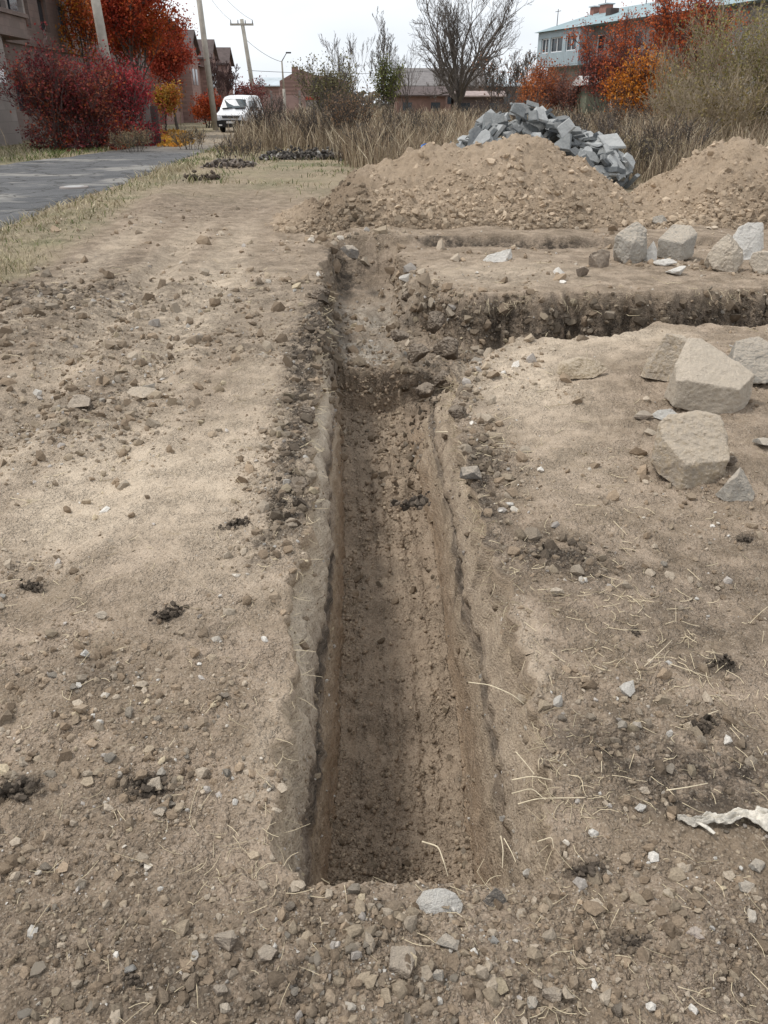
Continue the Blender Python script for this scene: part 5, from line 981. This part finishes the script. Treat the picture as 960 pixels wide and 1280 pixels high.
# ------------------------------------------------------------------ van
def make_van(loc, rz):
    root_ = empty('white_van', loc, rz); tag(root_, 'white delivery van parked on the lane facing the camera', 'van')
    M_paint = simple_mat('white_van_paint', (.80, .81, .82), .05, 2, .3, .5); M_gl = simple_mat('windscreen_glass', (.05, .07, .08), .2, 2, .3, .4); M_blk = simple_mat('black_trim', (.025, .025, .028), .2, 10, .6, .4); M_tyre = simple_mat('tyre_rubber', (.02, .02, .02), .2, 10, .9)
    M_lamp = simple_mat('headlamp_lens', (.62, .66, .70), .1, 10, .15, .8); M_pl = simple_mat('plate_white', (.75, .75, .74), .05, 10, .6); M_rim = simple_mat('wheel_rim', (.35, .36, .37), .1, 10, .4, .5, metal=.6)
    # side outline (y back from the nose, z) with half widths
    prof = [(.06, .32), (.0, .50), (.02, .78), (.08, .97), (.20, 1.06), (.80, 1.22), (1.35, 1.80), (1.6, 1.93), (2.4, 2.0), (4.1, 2.0), (4.45, 1.86), (4.62, 1.2), (4.65, .55), (4.6, .32)]
    def hw_(yv, zv):
        w_ = .92 - max(0, zv - 1.05) * .20; return w_ * (1 - .10 * max(0, (.35 - yv) / .35) ** 2)
    bm = bmesh.new(); n_ = len(prof); ringsL = []
    K = [(-1.0, 0), (-.88, .035), (0, .06), (.88, .035), (1.0, 0)]
    cols_ = [[bm.verts.new((k_ * hw_(y_, z_), y_ - (d_ if y_ < 1.7 and z_ < 1.9 else 0), z_ + (d_ if z_ > 1.0 and y_ > .9 else 0))) for k_, d_ in K] for y_, z_ in prof]
    for i in range(n_):
        j_ = (i + 1) % n_
        for c__ in range(4): bm.faces.new((cols_[i][c__], cols_[i][c__ + 1], cols_[j_][c__ + 1], cols_[j_][c__]))
    bm.faces.new([c[0] for c in cols_]); bm.faces.new([c[-1] for c in cols_][::-1]); bmesh.ops.recalc_face_normals(bm, faces=bm.faces)
    link('body', bm_mesh('body', bm), root_, M_paint)
    def quad(name, pts, mat, off):
        bm = bmesh.new(); o3 = Vector(off); A = [bm.verts.new(Vector(p) + o3) for p in pts]; B = [bm.verts.new(Vector(p) - o3 * 2) for p in pts]; bm.faces.new(A); bm.faces.new(B[::-1]); k_ = len(pts)
        for i in range(k_): bm.faces.new((A[i], B[i], B[(i + 1) % k_], A[(i + 1) % k_]))
        bmesh.ops.recalc_face_normals(bm, faces=bm.faces); return link(name, bm_mesh(name, bm), root_, mat)
    quad('windscreen', [(-.76, .87, 1.28), (-.4, .83, 1.31), (.4, .83, 1.31), (.76, .87, 1.28), (.68, 1.31, 1.76), (.3, 1.29, 1.80), (-.3, 1.29, 1.80), (-.68, 1.31, 1.76)], M_gl, (0, -.035, .035))
    quad('bumper', [(-.86, .0, .30), (.86, .0, .30), (.88, -.02, .66), (.5, -.08, .70), (-.5, -.08, .70), (-.88, -.02, .66)], M_blk, (0, -.05, 0))
    quad('grille', [(-.5, -.04, .80), (.5, -.04, .80), (.56, .0, .93), (-.56, .0, .93)], M_blk, (0, -.03, 0))
    quad('number_plate', [(-.26, -.12, .52), (.26, -.12, .52), (.26, -.12, .64), (-.26, -.12, .64)], M_pl, (0, -.012, 0))
    for s in (-1, 1):
        quad('headlight', [(s * .58, -.01, .76), (s * .84, .03, .78), (s * .85, .10, .96), (s * .66, .04, .95)], M_lamp, (0, -.03, 0))
        quad('fog_light_recess', [(s * .55, -.09, .38), (s * .75, -.07, .38), (s * .75, -.07, .46), (s * .55, -.09, .46)], M_pl, (0, -.01, 0))
        quad('side_window', [(s * .88, 1.15, 1.24), (s * .885, 1.95, 1.24), (s * .79, 1.95, 1.74), (s * .80, 1.62, 1.72)], M_gl, (s * .006, 0, 0))
        quad('rear_side_window', [(s * .885, 2.2, 1.24), (s * .885, 3.2, 1.24), (s * .79, 3.2, 1.74), (s * .79, 2.2, 1.74)], M_gl, (s * .006, 0, 0))
        mr = box_obj('wing_mirror', root_, M_blk, *sorted((s * .93, s * 1.14)), 1.12, 1.24, 1.16, 1.40, bevel=.03)
        box_obj('door_seam', root_, M_blk, *sorted((s * .925, s * .905)), 2.05, 2.07, .45, 1.22); box_obj('door_handle', root_, M_blk, *sorted((s * .92, s * .945)), 1.78, 1.95, 1.02, 1.07); box_obj('sill_trim', root_, M_blk, *sorted((s * .90, s * .935)), 1.3, 3.4, .30, .44)
        for y_ in (.82, 3.72):
            bm = bmesh.new(); add_cyl(bm, (s * .90, y_, .32), (s * .70, y_, .32), .32, .32, 24); tw = link('tyre', bm_mesh('tyre', bm, True), root_, M_tyre)
            bm = bmesh.new(); add_cyl(bm, (s * .915, y_, .32), (s * .86, y_, .32), .19, .21, 16); link('rim', bm_mesh('rim', bm, True), tw, M_rim)
            bm = bmesh.new(); add_cyl(bm, (s * .928, y_, .34), (s * .80, y_, .34), .39, .39, 24); link('wheel_arch', bm_mesh('wheel_arch', bm), root_, M_blk) if False else bm.free()
    for s in (-1, 1): quad('wiper', [(s * .4 - .3, .80, 1.27), (s * .4 + .3, .83, 1.30), (s * .4 + .3, .84, 1.33), (s * .4 - .3, .81, 1.30)], M_blk, (0, -.06, .05))
vx = at(290, 52.5); make_van((vx[0], 52.5, .0), math.radians(-6))

# ------------------------------------------------------------------ buildings
def facade(parent, M4, L, H, ops, wall_mat, pane_mat, frame_mat, rev=.18, frame=.06, mull=1, name='wall', z0=0., trans=0):
    """wall in the plane y=0 of M4 (x along, z up, outside is -y) with openings (x0,x1,z0,z1)"""
    xs = sorted({0, L, *[o[0] for o in ops], *[o[1] for o in ops]}); zs = sorted({z0, H, *[o[2] for o in ops], *[o[3] for o in ops]}); bm = bmesh.new(); V = lambda x, y_, z: bm.verts.new(M4 @ Vector((x, y_, z)))
    for i in range(len(xs) - 1):
        for k_ in range(len(zs) - 1):
            cx, cz = (xs[i] + xs[i + 1]) / 2, (zs[k_] + zs[k_ + 1]) / 2
            if any(o[0] < cx < o[1] and o[2] < cz < o[3] for o in ops): continue
            bm.faces.new([V(xs[i], 0, zs[k_]), V(xs[i + 1], 0, zs[k_]), V(xs[i + 1], 0, zs[k_ + 1]), V(xs[i], 0, zs[k_ + 1])])
    for (a, b_, c, d) in ops:
        for q in (((a, 0, c), (b_, 0, c), (b_, rev, c), (a, rev, c)), ((a, 0, d), (a, rev, d), (b_, rev, d), (b_, 0, d)), ((a, 0, c), (a, rev, c), (a, rev, d), (a, 0, d)), ((b_, 0, c), (b_, 0, d), (b_, rev, d), (b_, rev, c))): bm.faces.new([V(*p) for p in q])
    bmesh.ops.remove_doubles(bm, verts=bm.verts, dist=.0005); w_ = link(name, bm_mesh(name, bm), parent, wall_mat)
    for (a, b_, c, d) in ops:
        bm = bmesh.new(); f = frame
        add_box(bm, a, b_, rev - .06, rev, c, c + f, M4); add_box(bm, a, b_, rev - .06, rev, d - f, d, M4); add_box(bm, a, a + f, rev - .06, rev, c + f, d - f, M4); add_box(bm, b_ - f, b_, rev - .06, rev, c + f, d - f, M4)
        nm = max(mull, int((b_ - a) / .75)) if mull else 0
        for k_ in range(1, nm): xx = a + (b_ - a) * k_ / nm; add_box(bm, xx - f / 2, xx + f / 2, rev - .055, rev, c + f, d - f, M4)
        fo = link('window', bm_mesh('window', bm), parent, frame_mat); bm = bmesh.new(); add_box(bm, a + .005, b_ - .005, rev + .002, rev + .03, c + .005, d - .005, M4); link('pane', bm_mesh('pane', bm), fo, pane_mat)
    return w_
def frame_mat4(o, dirx):
    d = Vector((dirx[0], dirx[1], 0)).normalized(); n_ = Vector((-d.y, d.x, 0))   # inward normal = +y
    return Matrix(((d.x, n_.x, 0, o[0]), (d.y, n_.y, 0, o[1]), (0, 0, 1, o[2] if len(o) > 2 else 0), (0, 0, 0, 1)))
def block(name, parent, M4, x0, x1, y0, y1, z0, z1, mat, bevel=0):
    bm = bmesh.new(); add_box(bm, x0, x1, y0, y1, z0, z1, M4)
    return link(name, bm_mesh(name, bm), parent, mat)
M_pane = simple_mat('dark_window_pane', (.035, .045, .055), .3, 1.5, .12, .7); M_white = simple_mat('white_window_frame', (.72, .73, .74), .08, 6, .6); M_brfr = simple_mat('brown_window_frame', (.22, .14, .11), .2, 6, .7)
# left: grey apartment building
def wall_stone_mat(name, c, c2, bw=.6, bh=.3):
    m, t, b = new_mat(name, .93, .2); co = geoco(t); br = nd(t, 'ShaderNodeTexBrick', {'Vector': nd(t, 'ShaderNodeCombineXYZ', {0: nd(t, 'ShaderNodeSeparateXYZ', {0: co}).outputs[1], 1: nd(t, 'ShaderNodeSeparateXYZ', {0: co}).outputs[2]}).outputs[0], 'Color1': (*c, 1), 'Color2': (*c2, 1), 'Mortar': (c[0] * .7, c[1] * .7, c[2] * .7, 1), 'Scale': 1.0, 'Mortar Size': .012, 'Brick Width': bw, 'Row Height': bh})
    n = noise(t, co, .8, 7, .7); base = mixc(t, rng_(t, n, .4, .7, 0, .6), br.outputs[0], tuple(x * .62 for x in c)); t.links.new(base, b.inputs['Base Color']); bump(t, b, noise(t, co, 15, 5, .7), .5, .01); return m
M_tuff = wall_stone_mat('grey_tuff_wall', (.24, .185, .165), (.18, .145, .13)); M_ltuff = wall_stone_mat('light_tuff_wall', (.31, .275, .255), (.26, .23, .215), .9, .45); M_redt = wall_stone_mat('pinkish_tuff_panel', (.38, .18, .16), (.32, .15, .14)); M_pinkb = wall_stone_mat('pinkish_brown_brick', (.33, .215, .185), (.27, .175, .155), .5, .22)
Bd = (-.045, 1.0)   # the street line
A = empty('grey_apartment_building', (0, 0, 0)); tag(A, 'grey stone apartment building with jutting reddish balconies at the far left', 'building')
Mf = frame_mat4((-16.75, 26.0), Bd)        # x along the street away from camera; inward normal is -X side
L1, H1 = 44, 7.4
ops1 = []
for u in (15.6, 18.0, 20.8, 24, 27.5, 31, 34.5, 38, 41.5):
    for z_ in (1.2, 4.9): ops1.append((u, u + 1.35, z_, z_ + 1.5))
facade(A, Mf, L1, H1, ops1, M_tuff, M_pane, M_brfr, .22)
block('side_wall', A, Mf, 0, .3, .01, 12, 0, H1, M_tuff); block('roof_slab', A, Mf, -.3, L1 + .3, -.45, 12.3, H1, H1 + .28, M_tuff); block('end_wall', A, Mf, L1 - .3, L1, .01, 12, 0, H1, M_tuff)
block('projecting_bay', A, Mf, 2.0, 12.0, -1.15, -.003, 0, 4.15, M_ltuff)
for z_ in (4.15, 4.98, 6.35): block('balcony_slab', A, Mf, 1.8, 15.2, -1.35, -.006, z_, z_ + .16, M_tuff)
for u0, u1 in ((2.0, 6.4), (6.6, 10.9), (11.1, 15.0)): block('balcony_parapet', A, Mf, u0, u1, -1.25, -1.10, 4.31, 4.97, M_redt if u0 < 11 else M_tuff)
for u in (2.0, 6.5, 9.0, 11.0, 13.0, 15.0): block('balcony_post', A, Mf, u - .11, u + .11, -1.27, -1.05, 5.14, 6.34, M_ltuff)
for u0 in (7.1, 9.5, 11.5): block('balcony_back_panel', A, Mf, u0, u0 + 1.2, -.5, -.42, 5.15, 6.0, M_redt)
block('stairwell_window', A, Mf, 16.6, 17.8, -.12, -.004, 5.2, 7.2, M_pane)
block('string_course', A, Mf, 12.05, L1, -.14, -.004, 4.1, 4.24, M_tuff); block('air_conditioner', A, Mf, 9.7, 10.6, -1.5, -1.16, 2.35, 2.85, M_white)
# second row of houses with gables
B = empty('gabled_row_house', (0, 0, 0)); tag(B, 'row of pinkish brown houses with dark gabled roofs behind the van', 'building')
Mg = frame_mat4((-18.2, 72.0), Bd); H2 = 4.9; L2 = 44
facade(B, Mg, L2, H2, [(u, u + 1.3, z_, z_ + 1.3) for u in (2, 6, 12, 16, 22, 26, 32, 36, 40) for z_ in (.9, 3.2)], M_pinkb, M_pane, M_brfr, .2)
M_dkroof = simple_mat('dark_brown_roof', (.11, .085, .08), .3, 2, .9, bmp=.02, bs=8)
bm = bmesh.new(); q = [(-.3, -.5, H2), (L2 + .3, -.5, H2), (L2 + .3, 5.5, H2 + 2.3), (-.3, 5.5, H2 + 2.3), (-.3, 11.5, H2), (L2 + .3, 11.5, H2)]; vv = [bm.verts.new(Mg @ Vector(p)) for p in q]; bm.faces.new((vv[0], vv[1], vv[2], vv[3])); bm.faces.new((vv[3], vv[2], vv[5], vv[4])); bm.faces.new((vv[0], vv[3], vv[4])); bm.faces.new((vv[1], vv[5], vv[2]))
rf = link('roof', bm_mesh('roof', bm), B, M_dkroof); block('end_wall', B, Mg, 0, .3, .01, 11, 0, H2, M_pinkb)
for u in (8, 20, 33):
    block('gable_bay', B, Mg, u, u + 4.2, -1.1, -.004, 0, H2 + .9, M_pinkb); bm = bmesh.new(); zt, za_ = H2 + 1.0, H2 + 2.6
    pr = [(u - .35, zt - .12), (u + 2.1, za_), (u + 4.55, zt - .12), (u + 4.55, zt - .3), (u + 2.1, za_ - .2), (u - .35, zt - .3)]; fr_ = [bm.verts.new(Mg @ Vector((a, -1.45, z_))) for a, z_ in pr]; bk = [bm.verts.new(Mg @ Vector((a, 4.0, z_))) for a, z_ in pr]
    for i in range(6): bm.faces.new((fr_[i], fr_[(i + 1) % 6], bk[(i + 1) % 6], bk[i]))
    bm.faces.new((fr_[0], fr_[1], fr_[4], fr_[5])); bm.faces.new((fr_[1], fr_[2], fr_[3], fr_[4])); link('gable_roof', bm_mesh('gable_roof', bm), B, M_dkroof)
    bm = bmesh.new(); tri = [(u, -1.1, H2 + .9), (u + 4.2, -1.1, H2 + .9), (u + 2.1, -1.1, za_ - .2)]; bm.faces.new([bm.verts.new(Mg @ Vector(p)) for p in tri]); tri2 = [(u + 4.2, -.9, H2 + .9), (u, -.9, H2 + .9), (u + 2.1, -.9, za_ - .2)]; bm.faces.new([bm.verts.new(Mg @ Vector(p)) for p in tri2]); link('gable_wall', bm_mesh('gable_wall', bm), B, M_pinkb)
    for k_ in (0, 1): block('gable_window', B, Mg, u + .7 + k_ * 1.6, u + 1.7 + k_ * 1.6, -1.13, -1.105, 3.1, 4.4, M_pane)
for u in (4, 15, 28): block('chimney', B, Mg, u, u + .7, 4.6, 5.4, H2 + 1.6, H2 + 3.0, M_pinkb)
# brick house beyond the lamp
Hs = empty('brick_house', (0, 0, 0)); tag(Hs, 'pinkish brick house with a tall chimney and one dark window behind the street lamp', 'house')
xL = at(352, 112)[0]; xR = at(432, 112)[0]; Mh = frame_mat4((xL, 112), (1, 0)); Lh = xR - xL; ze, zp = zat(97, 112), zat(86, 112)
facade(Hs, Mh, Lh, zat(112, 112), [(Lh * .62, Lh * .76, .9, 2.0)], M_pinkb, M_pane, M_brfr, .2, name='lower_wall')
bm = bmesh.new(); out = [(0, zat(112, 112)), (Lh, zat(112, 112)), (Lh, zat(100, 112)), (Lh * .82, zat(96, 112)), (Lh * .55, zat(94, 112)), (Lh * .32, zp), (0, zat(101, 112))]
f0 = [bm.verts.new(Mh @ Vector((a, 0, z_))) for a, z_ in out]; f1 = [bm.verts.new(Mh @ Vector((a, 9, z_))) for a, z_ in out]; bm.faces.new(f0); bm.faces.new(f1[::-1])
for i in range(len(out)): bm.faces.new((f0[i], f1[i], f1[(i + 1) % len(out)], f0[(i + 1) % len(out)]))
link('gable_wall', bm_mesh('gable_wall', bm), Hs, M_pinkb); wx = Lh * .50; block('window', Hs, Mh, wx, wx + .8, -.06, -.01, zat(106, 112), zat(97, 112), M_pane); block('window_frame', Hs, Mh, wx - .1, wx + .9, -.03, -.004, zat(107, 112), zat(96, 112), M_brfr); block('chimney', Hs, Mh, Lh * .18, Lh * .27, 1, 2, zp - .8, zat(83, 112), M_pinkb); block('back_wall', Hs, Mh, 0, Lh, 8.7, 9, 0, zat(112, 112), M_pinkb)
W = empty('boundary_wall', (0, 0, 0)); tag(W, 'low pinkish boundary wall with pale posts in front of the brick house', 'wall'); Mw = frame_mat4((at(322, 100)[0], 100), (1, 0)); Lw = at(404, 100)[0] - at(322, 100)[0]
block('wall_panel', W, Mw, 0, Lw, 0, .3, 0, zat(119, 100), simple_mat('pink_render', (.36, .25, .225), .2, .8, .9))
for px in (341, 376, 401): u = at(px, 100)[0] - at(322, 100)[0]; block('post', W, Mw, u - .12, u + .12, -.15, -.004, 0, zat(113, 100), M_ltuff)
S0 = empty('red_kiosk', (0, 0, 0)); tag(S0, 'small kiosk with a red top in front of the brick house', 'kiosk'); Mk = frame_mat4((at(383, 96)[0], 96), (1, 0)); block('kiosk_body', S0, Mk, 0, 1.5, 0, 1.2, 0, zat(125, 96), M_ltuff); block('kiosk_top', S0, Mk, -.05, 1.55, -.05, 1.25, zat(125, 96) + .003, zat(121, 96), simple_mat('red_paint', (.45, .08, .06), .2, 4, .7))
# house with a pale metal roof, and far houses
def shed(label, px0, px1, Yd, pyw, pyr, wall, roof, deep=6, name='low_shed', cat='shed', door=True):
    o_ = empty(name, (0, 0, 0)); tag(o_, label, cat); x0 = at(px0, Yd)[0]; x1 = at(px1, Yd)[0]; Ms = frame_mat4((x0, Yd), (1, 0)); L_ = x1 - x0; zw_, zr_ = zat(pyw, Yd), zat(pyr, Yd)
    block('wall', o_, Ms, 0, L_, 0, deep, 0, zw_, wall); bm = bmesh.new(); q = [(-.3, -.4, zw_ - .02), (L_ + .3, -.4, zw_ - .02), (L_ + .3, deep * .5, zr_), (-.3, deep * .5, zr_), (L_ + .3, deep + .4, zw_ - .02), (-.3, deep + .4, zw_ - .02)]; vv = [bm.verts.new(Ms @ Vector(p)) for p in q]; vt = [bm.verts.new(Ms @ (Vector(p) + Vector((0, 0, .12)))) for p in q]
    for a, b_, c, d in ((0, 1, 2, 3), (3, 2, 4, 5)): bm.faces.new((vt[a], vt[b_], vt[c], vt[d])); bm.faces.new((vv[d], vv[c], vv[b_], vv[a]))
    for a, b_ in ((0, 1), (1, 2), (2, 4), (4, 5), (5, 3), (3, 0)): bm.faces.new((vv[a], vv[b_], vt[b_], vt[a]))
    bm.faces.new((vv[0], vv[3], vv[5])); bm.faces.new((vv[1], vv[4], vv[2])); link('roof', bm_mesh('roof', bm), o_, roof)
    if door:
        for f_ in np.arange(.12, .9, max(.2, 2.8 / max(L_, 1))): block('window', o_, Ms, L_ * f_, L_ * f_ + .9, -.03, -.003, zw_ * .42, zw_ * .75, M_pane)
M_tin = simple_mat('pale_tin_roof', (.45, .50, .53), .2, .8, .6, .4); M_dkw = simple_mat('dark_shed_wall', (.10, .075, .07), .35, 1.5, .9); M_greyr = simple_mat('grey_slate_roof', (.20, .185, .18), .3, 1.2, .9); M_redw = simple_mat('red_brown_wall', (.20, .125, .105), .3, 1, .9)
shed('distant house with a pale tin roof left of the brick house', 322, 350, 125, 108, 97, M_pinkb, M_tin, 8, 'distant_house', 'house')
shed('large dark warehouse roof behind the bare trees', 494, 604, 118, 108, 84, M_redw, M_greyr, 12, 'warehouse', 'warehouse')
shed('low dark red shed left of the largest bare tree', 496, 556, 86, 120, 109, M_redw, M_dkroof, 6)
shed('low dark shed with a pale roof right of the largest bare tree', 568, 628, 84, 121, 115, M_dkw, simple_mat('faded_roof', (.34, .27, .25), .3, 2, .9), 5)
shed('distant pale roofed building under the far trees', 594, 672, 120, 108, 98, M_dkw, M_tin, 10, 'distant_house', 'house')
shed('small garden shed with a whitish flat roof among red bushes', 728, 757, 50, 106, 97, simple_mat('green_grey_boards', (.17, .18, .13), .3, 2, .9), simple_mat('whitish_roof', (.55, .52, .50), .2, 2, .8), 2.5, 'garden_shed', 'shed', False)
# pale apartment block on the right
R_ = empty('pale_apartment_block', (0, 0, 0)); tag(R_, 'two storey apartment block with pale blue-grey upper floor and tin hip roof', 'building')
M_clad = simple_mat('blue_grey_cladding', (.38, .45, .49), .12, 1.5, .8); M_brn = wall_stone_mat('brown_brick_wall', (.40, .385, .37), (.33, .31, .295), .5, .25)
Mr = frame_mat4((13.25, 71.7), (.336, -.942)); LR, HR = 30., 6.5
ops = [(6.5, 7.6, 4.75, 6.0), (8.4, 9.6, 4.75, 6.0), (10.8, 12, 4.75, 6.0), (13.4, 14.6, 4.75, 6.0), (16, 17.2, 4.75, 6.0), (19, 20.2, 4.75, 6.0)]
ops2 = [(6.6, 7.8, 1.2, 2.6), (9, 10.2, 1.2, 2.6), (12, 13.2, 1.2, 2.6), (15, 16.2, 1.2, 2.6)]
Mr6 = Mr @ Matrix.Translation((6.1, 0, 0)); facade(R_, Mr6, LR - 6.1, HR, [(a - 6.1, b_ - 6.1, c, d) for a, b_, c, d in ops + ops2], M_brn, M_pane, M_white, .2, .09, 1)
Mr0 = Mr @ Matrix.Translation((0, -1.1, 0)); facade(R_, Mr0, 6.1, HR - .02, [(.55, 1.65, 5.05, 6.05), (1.9, 3.7, 5.05, 6.05), (4.15, 5.6, 5.05, 6.05)], M_clad, M_pane, M_white, .15, .07, 2, 'upper_cladding', 4.2)
block('bay_underside', R_, Mr0, 0, 6.1, .01, 1.2, 4.1, 4.2, M_clad); block('bay_side', R_, Mr0, 6.0, 6.1, .01, 1.1, 4.2, HR - .03, M_clad); block('bay_side', R_, Mr0, 0, .1, .01, 8, 4.2, HR - .03, M_clad)
for k_ in range(24): block('cladding_seam', R_, Mr0, .25 * k_ + .04, .25 * k_ + .065, -.012, -.001, 4.2, 5.03, M_clad)
Mrl = Mr @ Matrix.Translation((0, 0, 0)); facade(R_, Mrl, 6.1, 4.15, [(.8, 2.2, 1.0, 2.6), (3.3, 4.7, 1.0, 2.6)], M_brn, M_pane, M_white, .2, .08, 1, 'lower_wall'); block('balcony_recess', R_, Mr, 6.15, 6.3, -.9, -.01, 3.0, 4.0, M_dkw)
bm = bmesh.new(); ez = HR; q = [(-.25, -1.4, ez), (LR, -1.0, ez), (LR, 8.6, ez), (-.25, 8.6, ez), (.9, 3.7, ez + 1.5), (LR, 3.7, ez + 1.5)]; vv = [bm.verts.new(Mr @ Vector(p)) for p in q]; bm.faces.new((vv[0], vv[1], vv[5], vv[4])); bm.faces.new((vv[2], vv[3], vv[4], vv[5])); bm.faces.new((vv[3], vv[0], vv[4])); bm.faces.new((vv[1], vv[2], vv[5])); bm.faces.new((vv[3], vv[2], vv[1], vv[0]))
m, t, b = new_mat('corrugated_pale_roof', .6, .4); co = geoco(t); wv = nd(t, 'ShaderNodeTexWave', {'Vector': co, 'Scale': 1.6, 'Distortion': .3}, bands_direction='Y'); t.links.new(mixc(t, rng_(t, noise(t, co, .8, 5, .7), .35, .7), mixc(t, wv.outputs[1], (.23, .32, .34), (.30, .39, .42)), (.20, .265, .285)), b.inputs['Base Color']); link('roof', bm_mesh('roof', bm), R_, m)
M_rbr = simple_mat('red_chimney_brick', (.30, .15, .12), .3, 3, .9)
for u, v_, ul in ((.9, 2.8, .5), (2.5, 2.6, .9), (9.0, 2.8, .8), (14, 2.6, 1.2)):
    ch = block('chimney', R_, Mr, u, u + ul, v_, v_ + .6, ez + .7, ez + 1.72, M_rbr); block('chimney_cap', ch, Mr, u - .1, u + ul + .1, v_ - .1, v_ + .7, ez + 1.723, ez + 1.80, M_tin)
block('roof_hatch', R_, Mr, 5.7, 6.3, 1.1, 1.8, ez + .5, ez + 1.2, M_dkw)
for u, v_, hh_ in ((.3, .3, 1.6), (2.0, 3.4, 3.2), (7.2, 3.4, 3.3)):
    bm = bmesh.new(); add_cyl(bm, Mr @ Vector((u, v_, ez + .1)), Mr @ Vector((u, v_, ez + hh_)), .035, .025, 6); add_cyl(bm, Mr @ Vector((u - .4, v_, ez + hh_ - .15)), Mr @ Vector((u + .4, v_, ez + hh_ - .15)), .02, .02, 5); link('roof_aerial', bm_mesh('roof_aerial', bm), R_, M_dkmetal)
# manhole cover on the road, small rubbish
c0 = g(93, 236); root_ = empty('manhole_cover', (c0[0], c0[1], .03)); tag(root_, 'pale round concrete manhole ring set in the asphalt', 'manhole'); bm = bmesh.new(); add_cyl(bm, (0, 0, -.04), (0, 0, .015), .30, .29, 32); link('ring', bm_mesh('ring', bm), root_, M_ltuff); bm = bmesh.new(); add_cyl(bm, (0, 0, .0), (0, 0, .022), .2, .2, 24); link('lid', bm_mesh('lid', bm), root_, simple_mat('pale_lid', (.38, .37, .36), .2, 20, .8))
# doorway-like pale posts behind the bushes
gp = empty('gate_post', at(190, 37)); tag(gp, 'pale gate post with a dark board at the right end of the bushes', 'gate post'); bm = bmesh.new(); add_box(bm, -.12, .12, -.1, .1, 0, 1.55); link('post', bm_mesh('post', bm), gp, M_ltuff); bm = bmesh.new(); add_box(bm, .125, .42, -.03, .03, .05, 1.5); link('board', bm_mesh('board', bm), gp, M_dkw)
